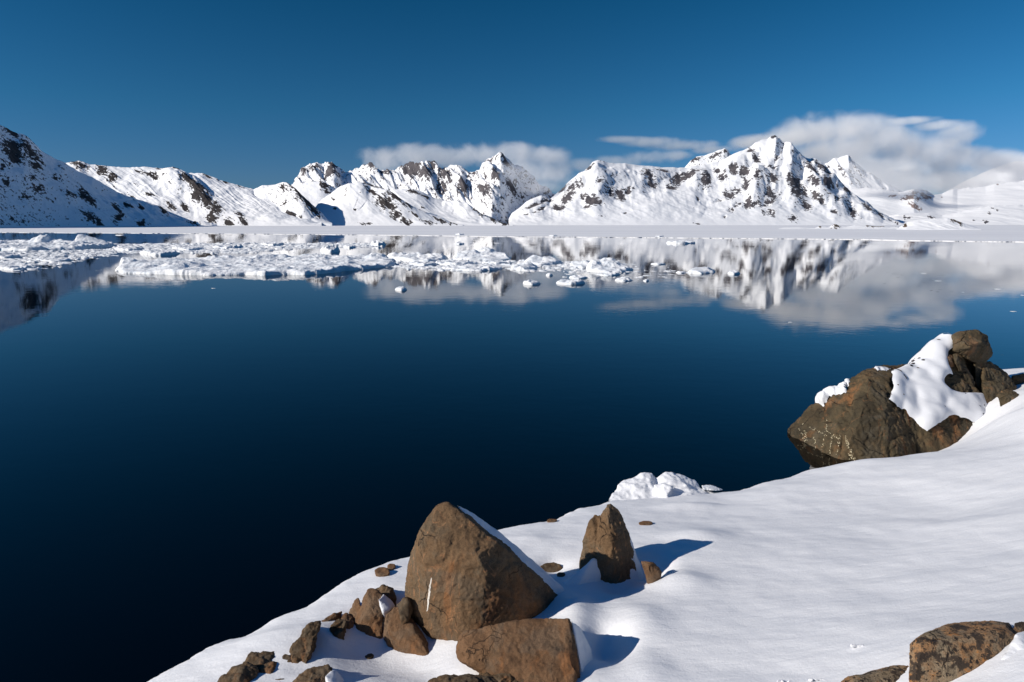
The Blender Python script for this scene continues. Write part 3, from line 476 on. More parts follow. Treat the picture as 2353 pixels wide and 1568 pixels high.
# ------------------------------------------------------------------ drift ice
def floe_mesh(poly, res, h, hum, seed, bumps=(), edge=0.5, rag=0.35, hs=2.2, flat=0.35):
    """heightfield slab of ice on a ragged outline (metres on the water plane); bumps are (x, y, height, radius)"""
    poly = np.asarray(poly); lo, hi = poly.min(0) - 1.0, poly.max(0) + 1.0
    xs = np.arange(lo[0], hi[0] + res, res); ys = np.arange(lo[1], hi[1] + res, res)
    X, Y = np.meshgrid(xs, ys); q = np.stack([X, Y, X*0 + seed*5.3], -1)
    d = sdpoly(X, Y, [tuple(p) for p in poly]) + rag*fbm(q/1.6, 4)
    n = ridged(q/hs, 5, 0.6); n2 = fbm(q/(hs*2.2) + 9, 3)
    h, hum = h*0.75, hum*0.42
    Z = h*(0.72 + 0.35*n2) + hum*np.clip(n*1.0 - flat + 0.5*n2, 0, 3)**1.25*1.6
    for bx, by, bh, br in bumps:
        r = np.hypot(X - bx, Y - by)/br; Z = Z + 0.43*bh*np.clip(1 - r*r, 0, 1)*(1 + 0.45*fbm(q/(br*0.6), 4))
    Z = Z*np.clip(d/edge, 0, 1)**0.45
    Z = np.where(d <= 0, -0.25, Z)
    cell = np.maximum.reduce([d[:-1, :-1], d[:-1, 1:], d[1:, 1:], d[1:, :-1]]) > 0
    Fq = gridfaces(len(ys), len(xs))[cell.ravel()]
    used, inv = np.unique(Fq, return_inverse=True)
    V = np.stack([X, Y, Z], -1).reshape(-1, 3)[used]
    return V, inv.reshape(-1, 4)
def px_outline(front, back):
    """outline on the water from the front and back waterline rows of the photo"""
    return [tuple(onz(a, b, 0.0)[:2]) for a, b in front] + [tuple(onz(a, b, 0.0)[:2]) for a, b in reversed(back)]
def pxb(px, py, h, r): p = onz(px, py, 0.0); return (p[0], p[1], h, r)
def floe(label, front, back, h, hum, seed, bumps=(), group='snow covered ice floes in the fjord', **kw):
    pl = np.array(px_outline(front, back)); c = pl.mean(0)
    res = kw.pop('res', max(0.06, (pl[:, 1].mean())/F*2.2))
    V, Q = floe_mesh(pl, res, h, hum, seed, [pxb(*b) for b in bumps], **kw)
    V[:, :2] -= c
    o = link_mesh('ice_floe', V, Q, M_FLOE); o.location = (c[0], c[1], 0)
    return tag(o, label, 'ice floe', group)
def lens(x0, x1, yf, yb):
    xs = np.linspace(x0, x1, 7); k = np.sin(np.linspace(0, math.pi, 7))
    m = (yf + yb)/2
    return [(a, m + (yf - m)*b) for a, b in zip(xs, k)], [(a, m - (m - yb)*b) for a, b in zip(xs, k)]

floe('largest long white ice floe with hummocks along its back edge', [(271, 622), (278, 629), (330, 630.5), (400, 632), (480, 634), (560, 632), (610, 634), (660, 631), (700, 633), (760, 628), (810, 622), (860, 617), (905, 612)],
     [(280, 609), (330, 606), (420, 602), (500, 599), (600, 596), (700, 593), (800, 592), (870, 594), (905, 602)], 0.62, 0.42, 1, edge=0.35, hs=2.4, flat=0.42,
     bumps=[(282, 612, 0.95, 1.6), (300, 610, 0.6, 1.5), (318, 612, 0.5, 1.4), (405, 624, 0.75, 2.6), (385, 626, 0.6, 2.0), (425, 622, 0.5, 2.0), (455, 607, 0.7, 1.5), (480, 604, 0.75, 1.8), (505, 604, 0.8, 1.9), (540, 603, 0.7, 2.0), (565, 608, 0.6, 1.5), (600, 602, 0.8, 2.2), (635, 601, 0.9, 2.2), (660, 600, 0.6, 1.8), (690, 602, 0.85, 2.0), (720, 600, 0.6, 1.8), (770, 604, 0.7, 2.0), (800, 603, 0.8, 2.2), (700, 622, 0.45, 1.6), (745, 616, 0.6, 1.6), (790, 611, 0.55, 1.6), (860, 601, 1.3, 2.0), (870, 599, 0.7, 2.6), (885, 611, 0.5, 1.5), (515, 622, 0.4, 1.3), (610, 618, 0.35, 1.2), (560, 620, 0.3, 1.2)])
floe('rugged pile of ice blocks at the left edge of the photo', [(-80, 578), (0, 576), (60, 577), (120, 576), (180, 575), (222, 572), (262, 567)], [(-80, 562), (60, 560), (160, 561), (220, 561), (262, 563)], 0.7, 0.9, 2, hs=3.0, flat=0.2,
     bumps=[(85, 569, 1.9, 3.2), (103, 569, 1.9, 2.6), (125, 569, 1.2, 3), (155, 569, 1.5, 3), (165, 567, 1.2, 2.6), (60, 570, 1.0, 4), (20, 570, 0.9, 4), (-20, 570, 1.2, 4), (205, 570, 0.8, 4), (140, 571, 0.7, 5)])
floe('domed ice floe with a crested top right of the largest floe', [(1040, 598), (1075, 600), (1110, 600), (1150, 600), (1174, 597)], [(1044, 591), (1080, 588), (1130, 588), (1172, 593)], 0.55, 0.4, 3,
     bumps=[(1062, 595, 1.0, 2.6), (1085, 594, 0.9, 3.2), (1120, 593, 1.5, 2.0), (1112, 594, 0.8, 3.4), (1140, 595, 0.5, 2.5), (1165, 596, 0.6, 1.6)])
floe('broad lumpy ice floe touching the right end of the largest floe', [(906, 600), (950, 603), (985, 603), (1027, 599)], [(890, 592), (950, 590), (1000, 591), (1027, 595)], 0.55, 0.55, 4, bumps=[(920, 597, 0.4, 2.6), (960, 595, 0.8, 2.6), (985, 597, 0.6, 2.2), (1010, 598, 0.5, 2.0)])
floe('blocky white ice floe with a blue notch, right of centre', [(1349, 624), (1390, 627), (1430, 626.5), (1450, 622)], [(1355, 616), (1400, 613), (1445, 618)], 0.55, 0.5, 5, bumps=[(1372, 620, 0.75, 2.0), (1390, 618, 0.9, 1.7), (1415, 620, 0.95, 1.9), (1358, 622, 0.4, 1.5)])
floe('hummocky ice floe left of the blocky notched one', [(1309, 615), (1340, 617), (1370, 614)], [(1314, 608), (1345, 607), (1368, 609)], 0.35, 0.5, 6, bumps=[(1325, 611, 0.6, 1.6), (1345, 611, 0.55, 1.6), (1355, 612, 0.4, 1.2)])
floe('two humped ice floe just right of the photo centre', [(1204, 608), (1245, 611), (1289, 607)], [(1207, 602), (1245, 600), (1288, 603)], 0.4, 0.4, 7, bumps=[(1217, 605, 0.9, 2.0), (1228, 604, 0.7, 1.8), (1256, 605, 0.8, 1.5), (1272, 606, 0.4, 1.5)])
floe('low crumbly ice floe in front of the two humped one', [(1172, 620), (1205, 623), (1232, 619)], [(1178, 612), (1210, 610), (1232, 614)], 0.3, 0.5, 8, bumps=[(1195, 616, 0.5, 1.8), (1213, 615, 0.4, 1.6)])
floe('clean loaf shaped ice floe alone below the reflected mountain', [(1580, 629), (1610, 630.5), (1639, 628)], [(1584, 624), (1612, 622.5), (1636, 625)], 0.45, 0.15, 9, bumps=[(1612, 626, 0.35, 1.6), (1595, 627, 0.2, 1.2), (1628, 626.5, 0.25, 1.0)])
FL = [('small sloping ice floe at the far right end of the drift line', 1671, 1701, 632, 627, .35, .2), ('low ice floe left beside the loaf shaped one', 1553, 1578, 629, 625, .2, .2), ('thin long ice floe in open water, pointed in the middle', 1276, 1347, 655, 648, .25, .35), ('thin flat ice floe left of the pointed one in open water', 1201, 1244, 656, 650, .22, .35),
      ('little round ice lump in open water below the centre drift', 1254, 1270, 635.5, 632, .3, .1), ('flat ice floe under the hummocky one, ragged', 1306, 1352, 642, 636, .18, .35), ('flat grey white ice floe below the blocky notched one', 1370, 1424, 635, 628, .22, .4), ('thin ice floe with a round knob, lowest below the notched one', 1411, 1454, 648, 642.5, .2, .3), ('tiny domed ice floe right of the knobbed thin one', 1477, 1492, 648, 644, .28, .1),
      ('row shaped ice floe of small blocks near the sea ice at right', 1529, 1597, 561, 557.5, .5, .6), ('small domed ice floe touching the sea ice edge right of centre', 1504, 1526, 545.8, 543.6, .6, .5), ('small ragged ice floe at the sea ice edge near the centre', 1261, 1281, 544.8, 542.9, .6, .6), ('little peaked ice floe near the sea ice at centre left', 1044, 1066, 562, 560, .4, .3), ('peaked ice piece near the sea ice edge, left of centre', 1046, 1066, 541.5, 540.2, .9, .5),
      ('long low ice floe behind the left end of the largest floe', 319, 415, 588, 579, .45, .5), ('jagged small ice floe behind the middle of the largest floe', 737, 782, 581, 575, .7, .8), ('dark edged flat ice floe right of the jagged small one', 788, 818, 570.5, 566, .35, .35), ('blocky ice floe in the back drift line, left of centre', 851, 887, 566, 560, .8, .7), ('low ice heap in the back drift line above the largest floe', 600, 653, 567, 560, .6, .6),
      ('low ice floe at the left edge below the rugged pile', -30, 48, 594.5, 587, .5, .5), ('flat broken ice floe at the left edge, nearest to the shore', -20, 80, 622, 605, .22, .35), ('thin strip of ice trailing right from the left edge', 82, 163, 601, 595, .2, .35), ('flat ice floe in front of the domed crested one', 1018, 1157, 624, 612, .25, .4), ('flat ice floe squeezed between the domed and the lumpy floe', 995, 1100, 611, 603, .3, .5), ('grey flat ice floe behind the two humped floe', 1228, 1278, 597.5, 594, .35, .3), ('flat crumbled ice floe right of the domed crested one', 1100, 1180, 609, 602, .28, .45),
      ('narrow flat ice floe in the reflection right of the notched one', 1494, 1532, 609, 606, .2, .2), ('small white ice floe alone left of the centre in open water', 907, 937, 669.5, 664, .3, .25), ('flat ice patch at the right end of the lumpy floe', 940, 1010, 612, 606, .22, .4), ('crumbled ice floe in the back drift line right of the slab', 262, 330, 578, 568, .4, .6), ('crumbled ice floe in the middle of the back drift line', 395, 470, 577, 567, .35, .6), ('crumbled ice floe in the back drift line above the floe hummocks', 480, 560, 572, 564, .4, .6), ('narrow ice strip against the sea ice under the shaded slope', 265, 290, 541.5, 540.3, .3, .1)]
for k, (lab, x0, x1, yf, yb_, h_, hm) in enumerate(FL):
    f_, b_ = lens(x0, x1, yf, yb_); wid = (x1 - x0)*7845/max(yf - 515, 10)/F
    floe(lab, f_, b_, h_, hm, 20 + k, hs=min(2.0, 0.5 + wid*0.18), rag=min(0.35, wid*0.06), edge=0.25, flat=0.25)
# the tilted slab behind the rugged pile
def slab():
    pts = [(173, 558, 0), (171, 552, 0), (174, 546, .2), (179, 539, 1.0), (186, 538, 1.6), (205, 543.5, 2), (225, 549, 2.2), (242, 554, 2.0), (250, 559, 1.6), (252, 566, 0.6), (222, 569, -0.5), (185, 569, -0.5)]
    front = [at(a, b, 150 + c) for a, b, c in pts]; rear = [at(CX + (a - CX)*1.0 + 4, b + 2, 153.5 + c) for a, b, c in pts]
    V, Q, E = remesh([front + rear], 0.16); V = smooth_verts(V, E, 3)
    N = vnormals(V, Q); V = V + N*(0.10*fbm(V/1.2, 4))[:, None]
    c = V.mean(0); c[2] = 0
    o = link_mesh('ice_slab', V - c, Q, M_FLOE); o.location = c
    tag(o, 'smooth tilted white ice slab standing out of the pile at left', 'ice slab', None)
slab()

def brash(label, front, back, cell, h, fill, seed):
    """a loose field of broken fragments too small and many to count, one object"""
    pl = np.array(px_outline(front, back)); c = pl.mean(0); lo, hi = pl.min(0), pl.max(0); res = cell/6.0
    xs = np.arange(lo[0], hi[0], res*1.5); ys = np.arange(lo[1], hi[1], res*1.5)
    X, Y = np.meshgrid(xs, ys); gx, gy = X/(cell*1.5), Y/cell
    ix, iy = np.floor(gx).astype(int), np.floor(gy).astype(int); d1 = np.full(X.shape, 9.0); d2 = d1.copy(); idn = np.zeros(X.shape)
    def hsh(a, b, k): return _perm[(_perm[(a + 57*k + seed) & 255] + b) & 255]/255.0
    for a in (-1, 0, 1):
        for b in (-1, 0, 1):
            cx_, cy_ = ix + a, iy + b; dd = np.hypot(cx_ + hsh(cx_, cy_, 1) - gx, cy_ + hsh(cx_, cy_, 2) - gy); m = dd < d1
            d2 = np.where(m, d1, np.minimum(d2, dd)); idn = np.where(m, hsh(cx_, cy_, 3), idn); d1 = np.where(m, dd, d1)
    q = np.stack([X, Y, X*0 + seed], -1)
    on = np.where(idn < fill + 0.5*fbm(q/(cell*7), 3), 1, -1)*1.0; e = (d2 - d1)*cell*0.5
    e = np.where(sdpoly(X, Y, [tuple(p) for p in pl]) + cell*2*fbm(q/(cell*5), 3) > 0, e, -1)
    Z = 0.65*h*(0.25 + 1.1*((idn*7.3) % 1)**2)*np.clip((e - 0.05*cell)/(0.10*cell), 0, 1)**0.5*(1 + 0.9*fbm(q/(cell*0.3), 4))
    inside = (on > 0) & (e > 0.05*cell); Z = np.where(inside, np.maximum(Z, 0.02), -0.1)
    cellm = np.logical_or.reduce([inside[:-1, :-1], inside[:-1, 1:], inside[1:, 1:], inside[1:, :-1]])
    Fq = gridfaces(*X.shape)[cellm.ravel()]; used, inv = np.unique(Fq, return_inverse=True)
    V = np.stack([X - c[0], Y - c[1], Z], -1).reshape(-1, 3)[used]
    o = link_mesh('brash_ice', V, inv.reshape(-1, 4), M_FLOE); o.location = (c[0], c[1], 0)
    return tag(o, label, 'brash ice', None, 'stuff')
brash('loose field of tiny broken ice behind the largest floe', [(262, 580), (420, 582), (560, 583), (700, 572), (870, 568)], [(262, 561), (560, 559), (870, 560)], 1.0, 0.32, 0.50, 3)
brash('loose field of tiny broken ice in front of the domed floe at the centre', [(880, 612), (950, 620), (1060, 625), (1180, 622), (1250, 624), (1340, 620)], [(890, 598), (1050, 598), (1200, 600), (1340, 604)], 0.62, 0.2, 0.52, 4)
brash('loose field of tiny broken ice trailing right of the notched floe', [(1290, 640), (1420, 646), (1560, 640), (1600, 632)], [(1300, 600), (1420, 604), (1600, 622)], 0.5, 0.10, 0.16, 5)
brash('loose field of tiny broken ice at the left edge in front of the rugged pile', [(-60, 622), (60, 624), (130, 610), (260, 590)], [(-60, 578), (100, 577), (262, 572)], 0.7, 0.2, 0.36, 6)
# loose pieces: a few shapes, copied piece by piece
protos = []
for k in range(8):
    rs = random.Random(k); n = 9
    pl = [(math.cos(a*2*math.pi/n)*(0.75 + 0.4*rs.random()), math.sin(a*2*math.pi/n)*(0.75 + 0.4*rs.random())) for a in range(n)]
    V, Q = floe_mesh(pl, 0.085, 0.22, 0.30, 60 + k, edge=0.25, rag=0.18, hs=0.9, flat=0.15)
    me = link_mesh('drift_ice_piece', V, Q, M_FLOE); protos.append(me)
for p in protos: C.objects.unlink(p)
rng = random.Random(11)
def piece(px, py, wpx, label, group, hz=1.0, mat=None, asp=1.0):
    p = onz(px, py, 0); w = wpx*p[1]/F/2; o = protos[rng.randrange(8)].copy(); C.objects.link(o)
    o.location = p; o.rotation_euler = (0, 0, rng.uniform(-0.6, 0.6) + (math.pi if rng.random() < 0.5 else 0)); o.scale = (w, w*asp*rng.uniform(0.4, 0.9), w*hz*rng.uniform(0.16, 0.38))
    tag(o, label, 'ice piece', group)
    if mat:
        o.name = 'thin_ice_plate'; o.data = thin_me[rng.randrange(3)]
    return o
thin_me = []
for k in range(3):
    V, Q = floe_mesh([(math.cos(a*0.9)*(0.8 + 0.3*((a*7 + k) % 3)/2), math.sin(a*0.9)) for a in range(7)], 0.2, 0.03, 0.0, 80 + k, edge=0.1, rag=0.15)
    m_ = link_mesh('thin_ice_plate', V, Q, M_THIN); thin_me.append(m_.data); C.objects.unlink(m_)
G_BRASH = 'small loose ice pieces drifting between the floes'
L_BRASH = 'small loose white ice piece drifting between the larger floes'
zones = [(262, 590, 561, 580, 60, 4, 15), (590, 860, 560, 566, 26, 3, 12), (420, 740, 568, 585, 24, 3, 9), (885, 1180, 603, 622, 34, 4, 16), (1176, 1330, 612, 624, 20, 3, 9), (1290, 1480, 596, 640, 34, 3, 9), (1440, 1570, 603, 634, 16, 3, 7), (0, 120, 580, 620, 22, 4, 16), (120, 270, 572, 598, 10, 3, 10), (880, 1180, 568, 592, 12, 3, 8), (1176, 1500, 590, 602, 10, 4, 16)]
for x0, x1, y0, y1, n, w0, w1 in zones:
    for _ in range(n):
        u_ = rng.random(); piece(rng.uniform(x0, x1), rng.uniform(y0, y1), w0 + (w1 - w0)*u_*u_, L_BRASH, G_BRASH, 0.9)
for px, py, w, lab in [(490, 663, 12, 'single small ice lump in open blue water below the largest floe'), (221, 621.5, 7, 'tiny ice lump in the dark reflection left of the largest floe'), (2212, 672, 11, 'white ice lump in open water above the right crag'), (2292, 665, 16, 'flat pale ice piece near the right edge of the fjord'), (2328, 716, 15, 'small peaked ice piece near the right edge above the snowy shore'), (2351, 679, 12, 'white ice piece cut by the right edge of the photo'), (2155, 646, 14, 'small flat white ice piece among the dark thin plates'), (1815, 741, 12, 'lone flat ice piece in the reflected cloud'), (2123, 628.5, 12, 'highest white ice piece among the dark thin plates'), (1143, 559, 22, 'small flat ice block near the sea ice at the centre')]:
    o_ = piece(px, py, w, lab, None, 0.9)
G_THIN = 'thin dark ice plates floating at the right'
for px, py, w in [(2054, 630, 13), (2062, 631, 8), (2073, 632.5, 10), (2063, 638, 12), (2033, 652, 9), (1940, 657, 8), (1948, 662, 9), (1991, 679, 6), (2057, 689, 5), (2140, 642, 10), (2143, 645, 9), (2122, 650, 11), (2110, 658, 8), (2140, 668, 14), (2160, 666, 10), (2155, 671, 12), (2186, 671, 14), (2235, 662, 12), (2230, 653, 8), (2215, 653, 8), (2245, 664, 6), (2283, 666, 12), (2265, 671, 8), (2320, 676, 12), (2240, 677, 10), (2040, 626, 8), (2100, 631, 7), (2080, 639, 6), (1890, 660, 7), (1836, 608, 7), (1830, 605, 6), (1640, 700, 5)]:
    piece(px, py, w, 'thin dark plate of ice afloat in the reflection at right', G_THIN, 1, M_THIN, 0.6)
for px, py, w, lab in [(2032, 726, 13, 'dark thin ice plate alone above the shore boulder'), (2302, 816, 13, 'dark stick like ice sliver just right of the crag')]:
    piece(px, py, w, lab, None, 1, M_THIN, 0.5)
for _ in range(60):
    piece(rng.uniform(1150, 1570), rng.triangular(600, 645, 632), rng.uniform(4, 9), 'thin dark plate of ice between the white floes', 'thin dark ice plates between the floes', 1, M_THIN, 0.5)

# ------------------------------------------------------------------ snowy shore
def tps_fit(P, v, lam=1e-3):
    n = len(P); r = np.hypot(P[:, None, 0]-P[None, :, 0], P[:, None, 1]-P[None, :, 1])
    K = np.where(r > 0, r*r*np.log(np.maximum(r, 1e-9)), 0) + lam*np.eye(n)
    A = np.zeros((n+3, n+3)); A[:n, :n] = K; A[:n, n] = 1; A[:n, n+1:] = P; A[n, :n] = 1; A[n+1:, :n] = P.T
    w = np.linalg.solve(A, np.concatenate([v, np.zeros(3)]))
    def f(X, Y):
        o = w[n] + w[n+1]*X + w[n+2]*Y
        for k in range(n):
            q = (X-P[k, 0])**2 + (Y-P[k, 1])**2; o = o + w[k]*0.5*q*np.log(np.maximum(q, 1e-12))
        return o
    return f
LIP = [(120, 1660, .30), (250, 1597, .32), (310, 1568, .33), (370, 1535, .34), (430, 1505, .36), (480, 1472, .38), (520, 1459, .38), (560, 1450, .38), (590, 1434, .38), (620, 1415, .40), (660, 1397, .42), (700, 1385, .44), (730, 1365, .44), (760, 1345, .44), (800, 1322, .45), (850, 1300, .45), (900, 1281, .45), (935, 1272, .45), (1000, 1250, .45), (1080, 1226, .45), (1140, 1210, .46), (1190, 1198, .46), (1235, 1192, .46), (1270, 1188, .46), (1300, 1174, .44), (1330, 1163, .42), (1370, 1154, .40), (1400, 1146, .38), (1480, 1139, .36), (1560, 1133, .36), (1640, 1128, .34), (1690, 1124, .34), (1715, 1117, .36), (1745, 1104, .38), (1800, 1095, .38), (1850, 1079, .38),
       (1960, 1064, .45), (2040, 1046, .5), (2120, 1000, .5), (2180, 930, .5), (2230, 838, .6), (2275, 824, .7), (2300, 838, .7), (2325, 843, .7), (2360, 846, .7), (2600, 850, .7)]
CTRL = LIP[1:37] + [(2070, 1053, .50), (2150, 1040, .60), (2205, 1026, .70), (2240, 1008, .78), (2268, 988, .88), (2300, 958, 1.05), (2353, 928, 1.12), (2300, 905, 1.02), (2353, 895, 1.05), (2290, 850, .8), (2340, 852, .7),
       (2350, 1010, 1.18), (2350, 1120, 1.14), (2340, 1250, 1.26), (2100, 1150, .78), (2100, 1300, 1.05), (1900, 1150, .62), (1900, 1250, .80), (1700, 1200, .60), (1700, 1350, .86), (1550, 1180, .50), (1550, 1280, .70), (1550, 1400, .85), (1560, 1500, .95), (1700, 1500, 1.02), (1900, 1400, 1.05), (2000, 1520, 1.30), (2060, 1590, 1.40), (2300, 1500, 1.75), (2353, 1450, 1.80), (2200, 1400, 1.32), (1800, 1600, 1.15), (1450, 1570, .95),
       (1430, 1240, .60), (1250, 1250, .56), (1200, 1310, .62), (1330, 1370, .70), (1440, 1370, .74), (1380, 1420, .80), (1000, 1470, .52), (1040, 1520, .62), (1020, 1400, .56), (900, 1370, .58), (800, 1390, .55), (720, 1420, .58), (640, 1460, .56), (560, 1510, .54), (500, 1545, .52), (690, 1530, .60), (765, 1470, .60), (800, 1490, .50), (860, 1520, .43), (930, 1530, .44), (980, 1545, .52), (720, 1560, .66), (640, 1560, .62), (860, 1565, .62), (1100, 1590, .8), (1300, 1600, .9)]
_cp = np.array([onz(a, b, z) for a, b, z in CTRL])
_moat = np.array([[xslope(a, 1000.0)*Y, Y, z] for a, Y, z in [(1990, 13.1, .05), (2070, 13.7, .05), (2140, 14.0, .10), (2190, 14.3, .22), (2235, 14.5, .40), (2262, 14.9, .62)]])
_cp = np.concatenate([_cp, _moat])
snow_f = tps_fit(_cp[:, :2], _cp[:, 2], 4e-3)
_lip = [tuple(onz(a, b, z)[:2]) for a, b, z in LIP]
SHORE = _lip + [(60, 22), (60, -20), (-14, -20), (-14, 1.0)]
# wind scoops and drifts: (px, py, z there, height, radius x, radius y, turn)
LOCAL = [(1492, 1312, .62, -.20, .24, .30, -20), (1392, 1476, .80, -.22, .20, .34, 0), (1420, 1350, .6, -.14, .22, .25, 0), (1322, 1392, .76, .09, .22, .4, 0), (1270, 1300, .58, -.10, .22, .22, 0), (1600, 1236, .62, .09, .45, .25, 10), (1570, 1330, .80, .10, .35, .3, 0), (1480, 1420, .85, .07, .25, .3, 0), (1490, 1540, .95, .05, .25, .25, 0),
         (620, 1470, .55, .06, .5, .3, 30), (690, 1430, .55, -.04, .3, .2, 30), (880, 1400, .6, .06, .15, .15, 0), (1010, 1590, .6, -.1, .2, .2, 0), (1220, 1235, .55, .04, .3, .2, 0), (2330, 1180, 1.25, .10, 1.2, .5, 20), (1800, 1130, .5, .05, .8, .4, 10), (1990, 1080, .5, .05, .6, .3, 10), (1575, 1165, .45, .06, .5, .15, 0)]
_loc = [(onz(a, b, z)[:2], h, rx, ry, math.radians(t)) for a, b, z, h, rx, ry, t in LOCAL]
def snow_height(X, Y):
    z = snow_f(X, Y)
    for (c, h, rx, ry, t) in _loc:
        ex, ey = (X-c[0])*math.cos(t) + (Y-c[1])*math.sin(t), -(X-c[0])*math.sin(t) + (Y-c[1])*math.cos(t)
        z = z + h*np.exp(-((ex/rx)**2 + (ey/ry)**2))
    q = np.stack([X/0.9 + 0.25*Y, Y/0.55, X*0], -1)
    return z + 0.017*fbm(q, 3) + 0.03*fbm(q*[0.35, 0.3, 1] + 5, 2) + 0.0025*fbm(q*[4.5, 9, 1], 3)
def ground(px, py):
    """depth at which the ray of a pixel meets the snow"""
    Y = np.linspace(3.0, 30, 2700); z = CAMZ + zslope(py)*Y; X = xslope(px, py)*Y
    k = np.argmax(z < snow_height(X, Y)); return float(Y[k])
def snow_ground():
    cols = np.concatenate([np.arange(-1500, -160, 20.0), np.arange(-160, 2620, 3.0), np.arange(2620, 7000, 20.0)])
    xs = xslope(cols, np.full(len(cols), 1200.0))
    Y = np.concatenate([np.linspace(0.15, 2.6, 40)[:-1], 2.6*np.exp(np.linspace(0, math.log(34/2.6), 740))])
    YY, XS = np.meshgrid(Y, xs, indexing='ij'); XX = XS*YY
    d = sdpoly(XX, YY, SHORE)
    d = d + 0.05*fbm(np.stack([XX/0.55, YY/0.55, XX*0], -1), 5, 0.6)
    z = snow_height(XX, YY); z = np.where(z > 1.5, 1.5 + 1.0*np.tanh((z - 1.5)/1.0), z); z = np.where((cols > 2620)[None] | (YY < 2.6), np.maximum(z, np.minimum(0.35, d*0.5 + 0.3)), z)
    lip = np.where(d > 0, -0.07*np.exp(-d/0.10), -0.07 + 1.6*np.minimum(d, 0) - 6*np.minimum(d, 0)**2)
    Z = np.maximum(z + lip, -0.4)
    cell = (np.maximum.reduce([Z[:-1, :-1], Z[:-1, 1:], Z[1:, 1:], Z[1:, :-1]]) > -0.39)
    Fq = gridfaces(*Z.shape)[cell.ravel()]; used, inv = np.unique(Fq, return_inverse=True)
    V = np.stack([XX, YY, Z], -1).reshape(-1, 3)[used]
    o = link_mesh('snow_ground', V, inv.reshape(-1, 4), M_SNOW); tag(o, 'smooth wind packed snow covering the shore', None, kind='structure')
snow_ground()

# ------------------------------------------------------------------ shore rocks
def hull(Y0, pts, thick=0.6, shrink=0.3, lift=0):
    c = np.array([[p[0], p[1]] for p in pts]).mean(0); out = []
    for p in pts:
        dy = p[2] if len(p) > 2 else 0.0
        if dy == 'b': dy = ground(p[0], p[1]) + 0.3 - Y0
        if dy == 'g': dy = ground(p[0], p[1]) - 0.02 - Y0
        out.append(at(p[0], p[1] + lift, Y0 + dy))
        out.append(at(p[0] + (c[0]-p[0])*shrink, p[1] + max(0, (c[1]-p[1])*shrink) + lift, Y0 + dy + thick))
    return out
def rock(label, hulls, mat, voxel, amp=0.012, big=0.03, sm=3, seed=0, name='boulder', cat='boulder', group=None, caps=(), freq=1.0, chips=26, strata=0.0, sdir=(0.6, 0.2, 1.0)):
    V, Q, E = remesh(hulls, voxel); V = smooth_verts(V, E, max(1, sm - 1))
    r_ = np.random.RandomState(seed); ext = V.max(0) - V.min(0); sc_ = float(np.median(ext))
    for _ in range(chips):                                # knock flat chips off the edges and corners
        n_ = r_.normal(size=3)*[1, 1, 0.8]; n_[1] -= 0.4; n_ /= np.linalg.norm(n_); k = V @ n_
        ov = k - (k.max() - sc_*r_.uniform(0.004, 0.02)); V = V - np.maximum(ov, 0)[:, None]*n_
    N = vnormals(V, Q)
    q = V*freq + seed*7.7
    led = fbm(q*2.4 + 11, 3)*2.6; fl = np.floor(led); stp = fl + sstep(0.0, 0.16, led - fl)
    V = V + N*(0.45*big*(stp - led*0.6))[:, None]
    d = big*fbm(q*1.6, 3) + amp*fbm(q*6, 5, 0.6) + 0.42*amp*fbm(q*24, 3, 0.7) - amp*1.3*np.clip(0.16 - np.abs(pn(q*2.2 + 3)), 0, 1)/0.16
    if strata:
        k = V @ np.array(sdir); d = d + strata*(2*np.abs(((k*7*freq + 0.5*fbm(q*1.5, 3)) % 1) - 0.5) - 0.5)
    V = V + N*d[:, None]
    c = V.mean(0); c[2] = V[:, 2].min(); o = link_mesh(name, V - c, Q, mat); o.location = c
    tag(o, label, cat, group)
    if caps:
        N = vnormals(V, Q); px, py = project(V); vd = V - np.array([0, 0, CAMZ]); vd /= np.linalg.norm(vd, axis=1)[:, None]
        vis = (N*vd).sum(1) < 0.12
        for poly, th in caps:
            sdist = sdpoly(px, py, poly) + 2.2*fbm(V*5 + 3, 4)/max(voxel*40, 0.4)*voxel*40
            mask = vis & (sdist > -3); fm = mask[Q].all(1)
            if fm.sum() < 4: continue
            lab = np.arange(len(V)); Qm = Q[fm]
            for _ in range(400):                          # keep the largest connected patch only
                lo_ = lab[Qm].min(1); old = lab.copy()
                for k in range(4): np.minimum.at(lab, Qm[:, k], lo_)
                if (old == lab).all(): break
            l0 = lab[Qm[:, 0]]; ids, cnt = np.unique(l0, return_counts=True); Qm = Qm[l0 == ids[cnt.argmax()]]
            used, inv = np.unique(Qm, return_inverse=True)
            up = N[used]*0.75 + np.array([0, 0, 0.45]); t_ = th*np.clip((sdist[used] + 0.5)/7.0, -0.15, 1)
            t_ = np.where(t_ > 0, th*np.sqrt(np.clip(t_/th, 0, 1)), t_*0.5)*(1 + 0.35*fbm(V[used]*3.0, 3)) 
            W = V[used] + up*t_[:, None]; QQ = inv.reshape(-1, 4); EE = np.unique(np.sort(np.concatenate([QQ[:, [0, 1]], QQ[:, [1, 2]], QQ[:, [2, 3]], QQ[:, [3, 0]]]), 1), axis=0)
            W = smooth_verts(W, EE, 60 if len(W) > 4000 else 5)
            cap = link_mesh('snow_cap', W - c, inv.reshape(-1, 4), M_SNOW, parent=o)
    return o
def part(parent, name, V, Q, mat):
    c = np.array(parent.location); return link_mesh(name, V - c, Q, mat, parent=parent)

